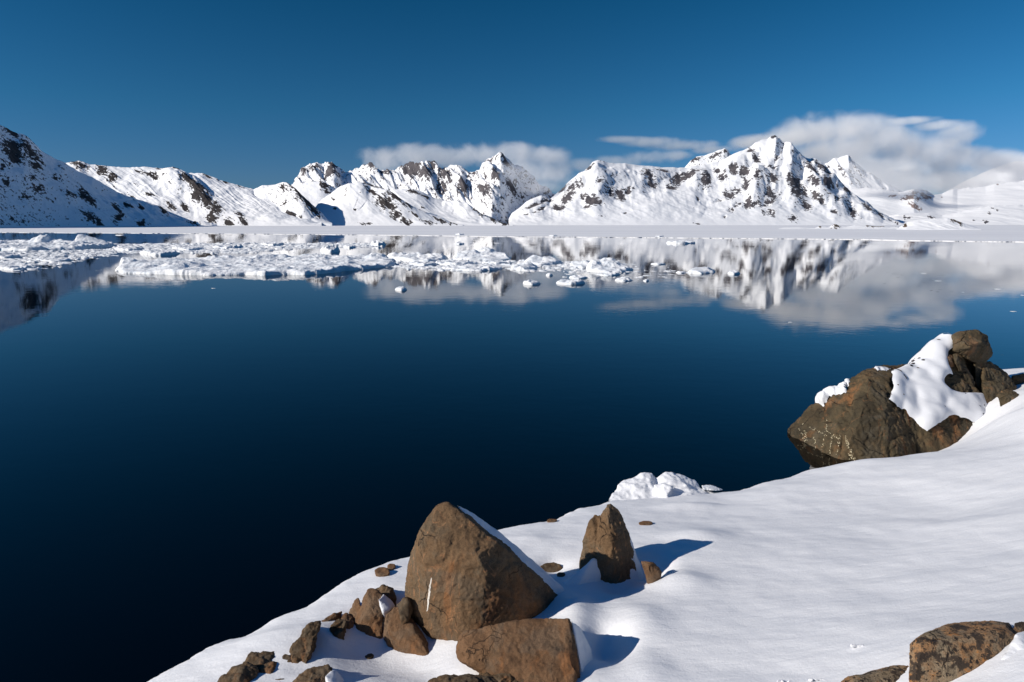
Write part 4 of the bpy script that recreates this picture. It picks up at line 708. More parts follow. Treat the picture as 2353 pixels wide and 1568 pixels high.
# the big triangular boulder
Y1 = ground(1080, 1462) - 0.05
big = rock('largest triangular brown boulder with a pointed top, front centre', [
    [at(a, b, Y1 + d) for a, b, d in [(1023, 1149, .62), (1052, 1162, .72), (1008, 1154, .62), (962, 1217, .50), (940, 1272, .48), (930, 1325, .46), (935, 1400, .42), (957, 1432, .36), (998, 1455, .20), (974, 1245, .22), (988, 1440, .10), (1102, 1287, .02), (1086, 1440, -.10), (1146, 1250, .22), (1200, 1292, .52), (1252, 1336, .66), (1293, 1377, .74), (1300, 1406, .72), (1262, 1440, .40), (1200, 1450, .12), (1180, 1420, .06),
      (1000, 1530, .3), (1100, 1530, .0), (1250, 1530, .5), (1023, 1165, .85), (960, 1300, 1.1), (1000, 1450, 1.35), (1270, 1420, 1.25), (1190, 1300, .9)]]],
    M_BROWN, 0.011, amp=0.010, big=0.016, sm=4, seed=1)
# wind drift of snow packed against its far right edge
V, Q, E = remesh([[at(a, b, Y1 + d) for a, b, d in [(1050, 1161, .76), (1064, 1165, .84), (1100, 1187, .92), (1140, 1216, 1.0), (1190, 1258, 1.05), (1240, 1302, 1.05), (1290, 1346, 1.0), (1330, 1384, .92), (1345, 1420, .85), (1300, 1425, .80), (1285, 1384, .78), (1240, 1338, .74), (1190, 1298, .66), (1140, 1255, .60), (1090, 1206, .70), (1120, 1300, 1.3), (1320, 1460, 1.3), (1250, 1420, .9)]]], 0.012)
V = smooth_verts(V, E, 6); V = V + vnormals(V, Q)*(0.012*fbm(V*5, 4))[:, None]
part(big, 'snow_drift', V, Q, M_SNOW)
# white quartz streak on its front
def streak(parent, line, wpx, Yd, mat):
    dg = bpy.context.evaluated_depsgraph_get(); dg.update(); V, Fq = [], []
    ev = parent.evaluated_get(dg); inv = parent.matrix_world.inverted() if False else None
    for k, (a, b) in enumerate(line):
        row = []
        for sgn in (-1, 1):
            w = wpx*(0.35 + 0.65*math.sin(math.pi*(k + 0.4)/len(line)))*0.5
            o0 = Vector((0, 0, CAMZ)) - parent.location; dr = Vector(at(a + sgn*w, b, 1.0)) - Vector((0, 0, CAMZ))
            ok, hit, nn, _ = parent.ray_cast(o0, dr.normalized())
            if ok: row.append(np.array(hit + nn*0.003 + parent.location))
        if len(row) == 2: V += row
    n = len(V)//2
    if n > 1: return part(parent, 'quartz_streak', V, [[2*i, 2*i+1, 2*i+3, 2*i+2] for i in range(n-1)], mat)
bpy.context.view_layer.update()
def jl(pts, n, j, sd_):
    r_ = random.Random(sd_); out = []
    for k in range(n):
        t = k/(n-1)*(len(pts)-1); i = min(int(t), len(pts)-2); f = t - i
        out.append((pts[i][0]*(1-f) + pts[i+1][0]*f + r_.uniform(-j, j), pts[i][1]*(1-f) + pts[i+1][1]*f))
    return out
streak(big, jl([(992, 1328), (988, 1350), (985, 1375), (982, 1405)], 22, 0.8, 3), 4.2, 0, M_STREAK)

# the upright pinnacle
Y2 = ground(1400, 1362) + 0.22
pin = rock('tall pointed upright rock with a notched left shoulder, right of the triangular boulder', [
    hull(Y2, [(1397, 1158, .30), (1386, 1172, .30), (1380, 1181, .27), (1374, 1200, .24), (1404, 1156, .32), (1412, 1163, .32), (1427, 1181, .30), (1442, 1217, .24), (1454, 1262, .18), (1462, 1312, .14), (1461, 1338, .12), (1445, 1352, .04), (1428, 1362, -.02), (1378, 1362, .0), (1397, 1182, .18), (1407, 1262, .0), (1384, 1200, .24), (1372, 1300, .06), (1376, 1420, .0), (1440, 1420, .05)], .28, .25),
    hull(Y2, [(1380, 1183, .36), (1370, 1181, .36), (1358, 1191, .34), (1346, 1224, .30), (1338, 1257, .28), (1332, 1308, .26), (1334, 1330, .24), (1362, 1340, .10), (1390, 1330, .06), (1390, 1200, .28), (1366, 1220, .22), (1350, 1400, .2), (1385, 1400, .1)], .2, .2)],
    M_BROWN, 0.010, amp=0.012, big=0.014, sm=2, seed=2, strata=0.006, sdir=(2.2, 0.4, 0.25))

def drift(parent, Y0, pts, voxel=0.011, sm=7, seed=0):
    V, Q, E = remesh([[at(a, b, Y0 + d) for a, b, d in pts]], voxel); V = smooth_verts(V, E, sm)
    V = V + vnormals(V, Q)*(0.012*fbm(V*4 + seed, 3) + 0.004*fbm(V*16 + seed, 3))[:, None]
    return part(parent, 'snow_drift', V, Q, M_SNOW)
drift(pin, Y2, [(1296, 1338, -.10), (1318, 1326, -.06), (1345, 1304, -.02), (1363, 1282, .06), (1372, 1284, .10), (1381, 1302, .06), (1381, 1340, -.02), (1378, 1366, -.10), (1320, 1362, -.25), (1290, 1350, -.2), (1360, 1300, .25), (1310, 1345, .2), (1370, 1400, .1), (1300, 1400, -.1)], seed=1)
drift(pin, Y2, [(1444, 1216, .30), (1456, 1260, .26), (1465, 1310, .22), (1470, 1350, .18), (1478, 1368, .1), (1440, 1372, .0), (1460, 1330, .12), (1452, 1262, .2), (1500, 1380, .25), (1460, 1300, .45), (1480, 1400, .3)], seed=2)
# the cracked block below the triangular boulder
Y3 = ground(1340, 1566) + 0.02
block = rock('long flat faced rusty block with a diagonal crack, below the triangular boulder', [
    hull(Y3, [(1052, 1463, .34), (1069, 1452, .36), (1100, 1447, .36), (1141, 1437, .36), (1185, 1428, .40), (1228, 1422, .44), (1275, 1423, .40), (1292, 1470, .22), (1312, 1512, .08), (1330, 1560, -.05), (1300, 1600, -.12), (1200, 1600, -.1), (1085, 1535, .10), (1046, 1512, .30), (1043, 1500, .36), (1063, 1490, .22), (1120, 1500, .10)], .40, .18),
    hull(Y3, [(1237, 1421, .44), (1310, 1420, .36), (1317, 1450, .30), (1331, 1520, .12), (1336, 1568, .02), (1338, 1610, .0), (1322, 1530, .05), (1298, 1470, .2)], .34, .1)],
    M_BROWN2, 0.010, amp=0.009, big=0.012, sm=2, seed=3)
drift(block, Y3, [(1312, 1424, .40), (1322, 1450, .34), (1336, 1520, .18), (1342, 1568, .06), (1345, 1600, .0), (1362, 1560, .3), (1352, 1480, .45), (1335, 1440, .5), (1330, 1500, .6), (1400, 1600, .35), (1320, 1600, .3)], seed=3)
Y4 = ground(1100, 1575) - 0.15
low = rock('dark low rock rimmed with snow at the bottom edge, front centre', [hull(Y4, [(1095, 1545, .2), (1141, 1529, .24), (1175, 1526, .24), (1205, 1530, .22), (1235, 1541, .2), (1275, 1556, .2), (1300, 1580, .15), (1200, 1620, -.1), (1100, 1610, -.1), (1160, 1556, .02)], .35, .3)], M_ROUGH, 0.010, amp=0.014, big=0.02, seed=4,
    )
drift(low, Y4, [(1124, 1534, .2), (1150, 1525, .24), (1175, 1521, .26), (1205, 1522, .26), (1240, 1534, .24), (1285, 1557, .2), (1312, 1590, .1), (1275, 1572, .10), (1232, 1548, .12), (1200, 1538, .15), (1150, 1534, .15), (1200, 1545, .5), (1290, 1600, .3), (1140, 1550, .4)], voxel=0.008, sm=3, seed=7)
rock('brown low rock at the bottom edge left of the snow rimmed one', [hull(Y4 - .12, [(985, 1569, .15), (1015, 1559, .16), (1053, 1553, .18), (1100, 1552, .2), (1125, 1556, .2), (1150, 1566, .15), (1150, 1620, -.1), (990, 1620, -.1), (1070, 1580, 0)], .35, .3)], M_ROUGH, 0.010, amp=0.012, big=0.02, seed=5)

# the cluster at the left
Yc_ = ground(850, 1470)
rock('tall brown double rock with snow in its notch, left of the triangular boulder', [
    hull(Yc_, [(853, 1351, .34), (846, 1355, .33), (836, 1375, .28), (826, 1405, .22), (818, 1443, 'g'), (845, 1457, 'g'), (878, 1468, 'g'), (880, 1412, .14), (876, 1398, .20), (880, 1368, .30), (868, 1358, .34), (850, 1400, .12), (820, 1500, .1), (880, 1500, .0)], .34, .25),
    hull(Yc_, [(824, 1373, .36), (815, 1380, .34), (802, 1405, .30), (798, 1424, .26), (812, 1440, .16), (826, 1440, .12), (830, 1400, .24), (800, 1480, .25), (825, 1480, .1)], .25, .2)],
    M_BROWN2, 0.009, amp=0.011, big=0.014, sm=2, seed=6)
wedge = rock('reddish brown wedge rock leaning right, in front of the triangular boulder', [hull(Yc_ - .12, [(906, 1394, .20), (921, 1397, .20), (940, 1417, .16), (962, 1445, .08), (988, 1489, -.08), (987, 1507, 'g'), (962, 1503, 'g'), (922, 1487, 'g'), (882, 1467, 'g'), (884, 1440, .04), (888, 1414, .14), (900, 1530, 'b'), (985, 1545, 'b')], .32, .2)], M_BROWN2, 0.009, amp=0.009, big=0.010, sm=2, seed=7)
drift(wedge, Yc_ - .12, [(912, 1395, .24), (925, 1400, .24), (965, 1443, .14), (993, 1489, .0), (1012, 1508, -.02), (1050, 1540, -.1), (1010, 1550, -.3), (990, 1512, -.18), (985, 1470, .4), (1040, 1510, .3), (955, 1450, .4), (1050, 1580, -.1), (980, 1580, -.2)], seed=4)
drift(wedge, Yc_, [(868, 1377, .16), (881, 1364, .30), (897, 1376, .32), (910, 1393, .26), (897, 1402, .12), (880, 1410, .06), (890, 1385, .45), (886, 1425, .2)], sm=9, seed=8)
rock('dark brown rock peeking out behind the double rock', [hull(Yc_ + .45, [(881, 1345, .1), (864, 1356, .1), (872, 1380, .0), (904, 1395, .0), (905, 1374, .05), (901, 1356, .1), (880, 1420, 0), (905, 1420, 0)], .25, .2)], M_ROUGH, 0.009, amp=0.012, seed=8)
rock('small dark rock wedged against the left foot of the triangular boulder', [hull(Y1 + .15, [(913, 1392, .1), (928, 1378, .1), (938, 1376, .1), (945, 1400, .1), (940, 1420, .0), (918, 1410, .0), (925, 1440, 0)], .2, .2)], M_ROUGH, 0.009, amp=0.008, seed=9)
Y6 = ground(690, 1522)
ridge_rock = rock('knobbly upright ridge rock in the left rock row', [hull(Y6, [(696, 1446, .16), (706, 1433, .2), (737, 1427, .25), (732, 1446, .18), (724, 1464, .14), (705, 1480, .10), (688, 1466, .16), (720, 1500, .1)], .3, .1), hull(Y6, [(690, 1464, .14), (722, 1462, .14), (716, 1490, .05), (711, 1510, .0), (706, 1526, 'g'), (667, 1523, 'g'), (662, 1501, .08), (670, 1478, .12), (680, 1560, 0), (710, 1560, 0)], .32, .1)], M_ROUGH, 0.009, amp=0.016, big=0.02, sm=2, seed=10)
rock('thin arm of brown rock lying on the snow behind the ridge rock', [hull(ground(745, 1440) + .12, [(734, 1432, 0), (766, 1410, .1), (787, 1405, .15), (783, 1421, .12), (768, 1419, .08), (742, 1434, 0), (750, 1445, 0), (780, 1436, .1)], .12, .2)], M_BROWN2, 0.008, amp=0.008, seed=11, sm=1)
hollow = rock('dark hollow looking rock between the ridge rock and the double rock', [hull(ground(785, 1478), [(757, 1440, .12), (778, 1421, .18), (797, 1429, .18), (790, 1452, .06), (794, 1475, 'g'), (766, 1464, 'g'), (755, 1452, .06), (768, 1500, 'b'), (795, 1500, 'b')], .25, .1)], M_ROUGH, 0.008, amp=0.012, seed=12, sm=2)
Y7 = ground(610, 1548)
rock('squat dark brown rock at left with cracked top', [hull(Y7, [(556, 1520, .22), (576, 1505, .26), (605, 1501, .3), (632, 1501, .3), (647, 1511, .28), (634, 1522, .16), (624, 1546, 'g'), (590, 1542, 'g'), (563, 1532, .10), (570, 1580, 'b'), (625, 1590, 'b')], .32, .15)], M_ROUGH, 0.009, amp=0.014, big=0.018, seed=13, sm=2)
rock('small dark stone between the squat rock and the ridge rock', [hull(ground(657, 1524), [(642, 1518, .05), (653, 1504, .08), (666, 1506, .08), (672, 1522, .0), (648, 1526, 0), (656, 1550, 0), (670, 1545, 0)], .2, .1)], M_ROUGH, 0.008, amp=0.008, seed=14)
rock('leftmost rounded rock at the bottom edge of the photo', [hull(ground(575, 1575) - .03, [(500, 1568, .1), (516, 1550, .16), (534, 1534, .22), (568, 1525, .26), (588, 1535, .24), (592, 1545, .2), (582, 1572, .08), (560, 1620, 0), (500, 1620, 0), (545, 1560, .04)], .3, .25)], M_ROUGH, 0.009, amp=0.014, big=0.018, seed=15, sm=2)
rough = rock('rough brown rock at the bottom edge with snow on its right shoulder', [hull(ground(720, 1585) - .02, [(668, 1568, .1), (686, 1552, .14), (706, 1537, .2), (730, 1531, .22), (752, 1527, .24), (766, 1536, .2), (764, 1548, .15), (770, 1568, .1), (760, 1620, 0), (680, 1620, 0), (720, 1560, .02)], .3, .25)], M_ROUGH, 0.009, amp=0.015, big=0.018, seed=16, sm=2)
drift(rough, ground(720, 1585) - .02, [(767, 1538, .2), (756, 1549, .12), (746, 1552, .08), (751, 1568, .02), (776, 1584, .0), (805, 1577, .2), (783, 1556, .25), (790, 1605, .1), (750, 1605, .1), (770, 1560, .4)], sm=12, seed=9)
rock('knob of brown rock squeezed between the squat rock and the bottom edge rocks', [hull(ground(640, 1556), [(618, 1546, .12), (632, 1536, .16), (650, 1538, .16), (660, 1550, .08), (654, 1562, 'g'), (628, 1562, 'g'), (640, 1590, 'b'), (620, 1575, 'b')], .22, .1)], M_ROUGH, 0.008, amp=0.012, seed=61, sm=2)
rock('low brown rock half buried between the thin arm and the double rock', [hull(ground(800, 1436), [(784, 1424, .06), (795, 1412, .1), (808, 1416, .1), (812, 1432, .02), (806, 1442, 'g'), (788, 1440, 'g'), (798, 1465, 'b')], .2, .1)], M_BROWN2, 0.008, amp=0.010, seed=62, sm=2)
# small stones that just break the snow
ST = [('small flat brown stone in the snow at the water edge behind the triangular boulder', 1268, 1196, 26, 9), ('flat brown stone alone in the open snow right of the pinnacle', 1484, 1203, 34, 10), ('dark mound of rock in the snow between the boulder and the pinnacle', 1266, 1304, 58, 26), ('small dark stone low in the snow beside the drift', 1289, 1321, 22, 10), ('brown stone in the snow bank left of the triangular boulder', 879, 1314, 36, 24), ('smaller brown stone touching the one left of the triangular boulder', 899, 1303, 22, 18), ('small black stone in the shaded snow of the left cluster', 845, 1507, 26, 15)]
for k, (lab, px, py, w, h_) in enumerate(ST):
    Yg = ground(px, py + h_*0.45); r_ = random.Random(k + 40); pts = []
    for j in range(9):
        a = j*2*math.pi/9; pts.append((px + math.cos(a)*w/2*r_.uniform(.85, 1.1), py + math.sin(a)*h_/2*r_.uniform(.8, 1.1), 0.04 - 0.06*math.sin(a)))
    pts += [(px - w*.3, py + h_*1.0, 0), (px + w*.3, py + h_*1.0, 0)]
    rock(lab, [hull(Yg, pts, .14, .3)], M_ROUGH if k in (2, 3, 6) else M_BROWN2, 0.008, amp=0.006, big=0.008, seed=50 + k, name='stone', cat='stone')
rock('small reddish wedge stone in the wind scoop right of the pinnacle', [hull(ground(1497, 1340), [(1473, 1290, .12), (1486, 1290, .1), (1503, 1292, .1), (1518, 1316, .06), (1512, 1328, .04), (1500, 1341, .0), (1488, 1332, .02), (1492, 1300, .04), (1500, 1370, 0)], .2, .2)], M_BROWN2, 0.008, amp=0.007, seed=60, sm=1, name='stone', cat='stone')

# lichen covered rocks at the lower right
Y10 = 4.75
rock('lichen spotted orange and black boulder in the lower right corner', [hull(Y10, [(2089, 1480, .10), (2103, 1467, .12), (2124, 1453, .18), (2182, 1433, .30), (2262, 1425, .36), (2320, 1430, .34), (2334, 1460, .16), (2300, 1520, .0), (2262, 1570, -.10), (2091, 1570, -.08), (2091, 1640, -.1), (2250, 1640, -.15), (2200, 1480, .02), (2120, 1480, .02), (2300, 1452, .1)], .55, .1),
    hull(Y10, [(2330, 1432, .28), (2345, 1427, .3), (2400, 1432, .3), (2430, 1480, .2), (2390, 1560, .1), (2335, 1500, .1), (2330, 1600, 0)], .5, .1)], M_LICHEN, 0.007, amp=0.006, big=0.010, sm=3, seed=17)
rock('low grey orange rock left of the lichen spotted boulder', [hull(Y10 + .05, [(1930, 1570, .12), (1948, 1557, .16), (1975, 1550, .2), (2003, 1541, .24), (2056, 1529, .28), (2100, 1527, .25), (2100, 1600, .05), (2090, 1640, 0), (1935, 1640, .0), (2000, 1580, .05)], .45, .15)], M_LICHEN, 0.007, amp=0.008, big=0.010, sm=3, seed=18)
V, Q, E = remesh([[at(a, b, Y10 + d) for a, b, d in [(2333, 1458, .12), (2345, 1452, .2), (2420, 1440, .3), (2460, 1560, .0), (2400, 1640, -.3), (2262, 1640, -.3), (2266, 1572, -.16), (2300, 1515, -.06), (2380, 1520, -.15), (2420, 1600, .5), (2300, 1600, .4)]]], 0.012)
V = smooth_verts(V, E, 8); V = V + vnormals(V, Q)*(0.014*fbm(V*6, 5))[:, None]; c_ = V.mean(0)
tag(link_mesh('snow_drift', V - c_, Q, M_SNOW), 'white snow drift against the lichen boulder in the bottom right corner', 'snow drift').location = c_
# crusty lumps of snow
for k, (px, py, w, h_, lab) in enumerate([(1970, 1485, 40, 8, 'small torn lump of snow on the smooth slope near the lichen boulder'), (1800, 1566, 26, 8, 'crumb of snow at the bottom edge on the open slope'), (1880, 1563, 40, 6, 'row of snow crumbs beside the low grey orange rock')]):
    Yg = ground(px, py + h_/2); r_ = random.Random(k + 70)
    hs_ = [[at(px + dx + math.cos(a)*w*.16, py + math.sin(a)*h_*.5, Yg + b) for a in np.linspace(0, 6.28, 7)[:-1] for b in (0, .05)] for dx in np.linspace(-w*.35, w*.35, 4) + np.array([r_.uniform(-4, 4) for _ in range(4)])]
    V, Q, E = remesh(hs_, 0.006); V = smooth_verts(V, E, 3); V = V + vnormals(V, Q)*(0.012*fbm(V*14 + k, 4))[:, None]; c_ = V.mean(0)
    tag(link_mesh('snow_lump', V - c_, Q, M_SNOW), lab, 'snow lump').location = c_

# the shore boulder and crag at the right
YR = 14.0
shore_b = rock('large olive brown boulder at the water with a broad snow patch, right shore', [
    [at(a, b, YR + d) for a, b, d in [(1890, 935, 1.55), (1960, 885, 1.45), (1992, 866, 1.5), (2095, 845, 2.1), (2160, 840, 2.3), (2232, 985, 1.1), (2180, 1030, .75), (2100, 1045, .5), (1960, 1062, .10), (1900, 1040, .35), (1900, 1000, 2.2), (2150, 1000, 2.4), (2000, 940, .75), (2060, 960, .70)]],
    [at(a, b, YR + d) for a, b, d in [(1811, 988, 2.0), (1826, 970, 1.95), (1848, 944, 1.9), (1870, 926, 1.9), (1915, 897, 1.75), (1940, 885, 1.7), (1858, 1020, 1.1), (1925, 1062, .05), (1900, 1100, .05), (1826, 1040, 1.9), (1920, 980, .75), (1945, 905, 1.35), (1965, 1090, -.1), (1900, 960, 2.8), (1960, 1000, 3.0)]],
    [at(a, b, YR + d) for a, b, d in [(1948, 878, 1.75), (1962, 859, 1.8), (1986, 848, 1.9), (2006, 844, 2.1), (2050, 840, 2.4), (2090, 834, 2.7), (1995, 870, 1.25), (2045, 868, 1.4), (1975, 960, .45), (2030, 960, .42), (2068, 985, .5), (1930, 1070, .0), (1990, 1080, -.12), (2065, 1065, -.02), (2100, 1000, .7), (2100, 1090, .2), (2120, 900, 1.9), (2120, 860, 2.8), (1950, 1000, 2.6), (2130, 1040, 2.6)]],
    [at(a, b, YR + d) for a, b, d in [(2092, 834, 2.6), (2108, 815, 2.7), (2112, 800, 2.8), (2140, 783, 2.9), (2172, 770, 3.0), (2190, 772, 2.8), (2080, 900, 1.4), (2100, 960, .85), (2140, 985, .75), (2190, 985, .9), (2200, 900, 1.8), (2180, 830, 2.3), (2110, 1050, .45), (2150, 1060, .4), (2200, 1045, .55), (2235, 1010, .9), (2268, 984, 1.25), (2270, 960, 1.6), (2250, 920, 2.0), (2200, 1090, .6), (2200, 900, 3.6), (2120, 860, 3.4), (2260, 1000, 2.8)]]],
    M_OLIVE, 0.022, amp=0.022, big=0.05, sm=3, seed=19, freq=0.6, chips=8, strata=0.010, sdir=(1.6, 0.3, 0.15),
    caps=[([(2176, 766), (2190, 775), (2196, 790), (2192, 808), (2180, 812), (2174, 830), (2178, 850), (2190, 868), (2168, 872), (2165, 885), (2178, 902), (2240, 906), (2300, 918), (2290, 960), (2272, 980), (2240, 975), (2205, 965), (2190, 958), (2175, 968), (2150, 985), (2128, 998), (2112, 990), (2098, 968), (2075, 950), (2048, 935), (2036, 920), (2046, 895), (2042, 875), (2040, 860), (2060, 852), (2086, 842), (2105, 822), (2130, 797), (2155, 776)], .17),
          ([(1866, 908), (1882, 898), (1915, 890), (1948, 868), (1952, 872), (1944, 902), (1926, 906), (1908, 912), (1892, 934), (1880, 925), (1868, 924)], .14), ([(2006, 842), (2050, 846), (2040, 850), (2015, 850)], .04), ([(2092, 1000), (2105, 998), (2126, 1002), (2122, 1016), (2130, 1045), (2110, 1046), (2104, 1020)], .06)])
# barnacles low on its wet end
bpy.context.view_layer.update()
def barnacles():
    bm = bmesh.new(); r_ = random.Random(5)
    lines = [[(1900, 965), (1888, 1040)], [(1912, 1000), (1905, 1045)], [(1930, 1000), (1922, 1058)], [(1940, 985), (1955, 1055)], [(1845, 975), (1900, 1000)], [(1898, 990), (1930, 1010)], [(1940, 1005), (1960, 1040)], [(1850, 990), (1856, 1030)], [(1870, 1000), (1876, 1042)], [(1950, 1020), (1965, 1062)], [(1838, 985), (1850, 1015)], [(1955, 1045), (1962, 1060)]]
    for ln in lines:
        for _ in range(17):
            t = r_.random(); a = ln[0][0]*(1-t) + ln[1][0]*t + r_.gauss(0, 1.6); b = ln[0][1]*(1-t) + ln[1][1]*t + r_.gauss(0, 1.2)
            o0 = Vector((0, 0, CAMZ)) - shore_b.location; dr = (Vector(at(a, b, 1.0)) - Vector((0, 0, CAMZ))).normalized()
            ok, hit, nn, _i = shore_b.ray_cast(o0, dr)
            if not ok: continue
            s_ = r_.uniform(.007, .017); g = bmesh.ops.create_cone(bm, cap_ends=True, segments=6, radius1=s_, radius2=s_*.4, depth=s_*1.1)
            rot = nn.to_track_quat('Z', 'Y').to_matrix()
            for v in g['verts']: v.co = rot @ v.co + hit
    me = bpy.data.meshes.new('barnacles'); bm.to_mesh(me); bm.free(); me.materials.append(M_BARN)
    o = bpy.data.objects.new('barnacle', me); C.objects.link(o); o.parent = shore_b; o['kind'] = 'stuff'
barnacles()
YG = YR + 2.3
rock('overhanging mushroom shaped crag with a dark hollow, on top of the right boulder', [
    hull(YG, [(2188, 770, .1), (2198, 762, .15), (2225, 760, .2), (2250, 759, .2), (2266, 768, .2), (2274, 785, .15), (2281, 804, .1), (2280, 815, .1), (2268, 829, .05), (2245, 838, .05), (2225, 828, -.05), (2205, 815, -.1), (2192, 805, -.1), (2225, 795, -.3), (2255, 785, -.2)], .9, .2),
    hull(YG, [(2238, 820, .15), (2268, 820, .2), (2258, 850, .15), (2256, 878, .05), (2262, 905, -.1), (2240, 885, .0), (2236, 850, .2)], .6, .1),
    hull(YG + .55, [(2185, 800, 0), (2230, 790, 0), (2262, 800, 0), (2268, 850, 0), (2262, 900, 0), (2180, 900, 0), (2172, 850, 0)], .7, .1),
    hull(YG, [(2166, 876, -.3), (2185, 870, -.25), (2215, 873, -.3), (2240, 890, -.4), (2256, 912, -.5), (2235, 908, -.5), (2200, 906, -.5), (2178, 900, -.45), (2190, 930, -.5), (2240, 940, -.5)], .7, .1),
    hull(YG, [(2174, 855, -.2), (2190, 842, -.1), (2212, 850, -.05), (2218, 868, -.2), (2195, 872, -.3), (2180, 868, -.3)], .5, .1)],
    M_OLIVE, 0.020, amp=0.018, big=0.03, sm=3, seed=20, freq=0.8, name='crag', cat='crag')
rock('small blocky stone under the left side of the mushroom crag', [hull(YG - .25, [(2174, 825, 0), (2183, 814, .05), (2193, 822, .05), (2195, 842, .0), (2182, 846, -.05), (2175, 840, -.05)], .4, .1)], M_BROWN2, 0.018, amp=0.012, seed=21, freq=1.0, name='stone', cat='stone')
rock('narrow upright stone under the mushroom crag beside the blocky stone', [hull(YG - .3, [(2190, 815, .05), (2199, 813, .05), (2208, 835, .0), (2211, 850, .0), (2203, 856, -.05), (2196, 840, -.05)], .4, .1)], M_OLIVE, 0.018, amp=0.012, seed=22, freq=1.0, name='stone', cat='stone')
rock('sloping grey brown rock right of the mushroom crag', [hull(YG - .1, [(2256, 836, .3), (2272, 831, .35), (2290, 840, .4), (2310, 857, .4), (2330, 878, .35), (2338, 892, .2), (2310, 893, .0), (2275, 886, -.1), (2258, 875, -.1), (2270, 920, .0), (2330, 920, .1)], .6, .15)], M_OLIVE, 0.020, amp=0.016, big=0.03, seed=23, freq=0.9)
rock('low dark rock at the foot of the mushroom crag', [hull(YG - .55, [(2256, 880, .1), (2276, 876, .1), (2298, 880, .1), (2308, 893, .05), (2295, 904, -.05), (2265, 907, -.1), (2258, 930, -.1), (2300, 930, 0)], .5, .15)], M_OLIVE, 0.020, amp=0.014, seed=24, freq=0.9)
rock('small dark two faced stone in the snow below the sloping rock', [hull(ground(2320, 924), [(2290, 908, .1), (2303, 898, .18), (2316, 895, .2), (2332, 902, .18), (2343, 915, .1), (2340, 924, .0), (2322, 923, -.02), (2296, 920, .0), (2318, 906, .0), (2300, 940, 0), (2335, 940, 0)], .35, .15)], M_OLIVE, 0.016, amp=0.012, seed=25, freq=1.2, name='stone', cat='stone')
rock('dark rock cut by the right edge of the photo behind the crag', [hull(YG + .6, [(2325, 864, .1), (2335, 862, .1), (2350, 856, .15), (2375, 858, .15), (2390, 880, .1), (2370, 892, .0), (2340, 884, .0), (2360, 915, 0), (2330, 905, 0)], .5, .15)], M_OLIVE, 0.020, amp=0.014, seed=26, freq=0.9)

# sculpted icy snow mound at the water's edge
def shore_mound():
    Ym = float(onz(1500, 1142, .3)[1])
    B = lambda *p: [at(1500 + (a - 1500)*1.04, b + (6 if b < 1112 else 1), Ym + d) for a, b, d in p]
    hs_ = [B((1398, 1150, -.2), (1416, 1124, .1), (1428, 1108, .25), (1500, 1104, .30), (1560, 1108, .32), (1605, 1118, .25), (1650, 1134, .2), (1560, 1152, -.35), (1450, 1162, -.35), (1500, 1128, -.05), (1500, 1150, 1.1), (1430, 1140, .9), (1590, 1140, 1.0)),
           B((1418, 1118, .2), (1432, 1096, .35), (1446, 1090, .4), (1470, 1100, .15), (1440, 1130, .0), (1480, 1130, .0), (1450, 1120, .9)),
           B((1448, 1092, .35), (1462, 1080, .42), (1480, 1075, .48), (1500, 1078, .48), (1510, 1094, .4), (1495, 1100, .15), (1458, 1108, .1), (1470, 1130, .05), (1505, 1128, .1), (1485, 1100, 1.0)),
           B((1510, 1092, .4), (1518, 1080, .5), (1536, 1076, .5), (1560, 1081, .5), (1586, 1094, .45), (1606, 1112, .35), (1575, 1116, .05), (1530, 1104, .1), (1515, 1130, .1), (1600, 1134, .1), (1550, 1110, 1.1)),
           B((1500, 1112, .05), (1525, 1106, -.02), (1552, 1120, -.1), (1505, 1128, -.1), (1530, 1140, -.25), (1525, 1115, .4))]
    V, Q, E = remesh(hs_, 0.018); V = smooth_verts(V, E, 14); N = vnormals(V, Q)
    V = V + N*(0.05*(ridged(V*[1.5, 1.2, 2.6] + 2, 3) - 0.6) + 0.030*(ridged(V*[4.5, 3, 6] + 7, 3) - 0.6) + 0.008*fbm(V*14, 3))[:, None]; V = smooth_verts(V, E, 2); c = V.mean(0)
    o = link_mesh('snow_mound', V - c, Q, M_SNOW); o.location = c; tag(o, 'two lobed sculpted mound of icy snow at the water edge', 'snow mound')
    V, Q, E = remesh([B((1606, 1114, .25), (1622, 1113, .3), (1640, 1117, .3), (1658, 1125, .25), (1640, 1127, .1), (1610, 1124, .1), (1625, 1126, .5))], 0.014); V = smooth_verts(V, E, 2); V = V + vnormals(V, Q)*(0.01*fbm(V*8, 4))[:, None]; c = V.mean(0)
    o = link_mesh('ice_plate', V - c, Q, M_FLOE); o.location = c; tag(o, 'flat pale ice plate lying right of the snow mound', 'ice plate')
shore_mound()

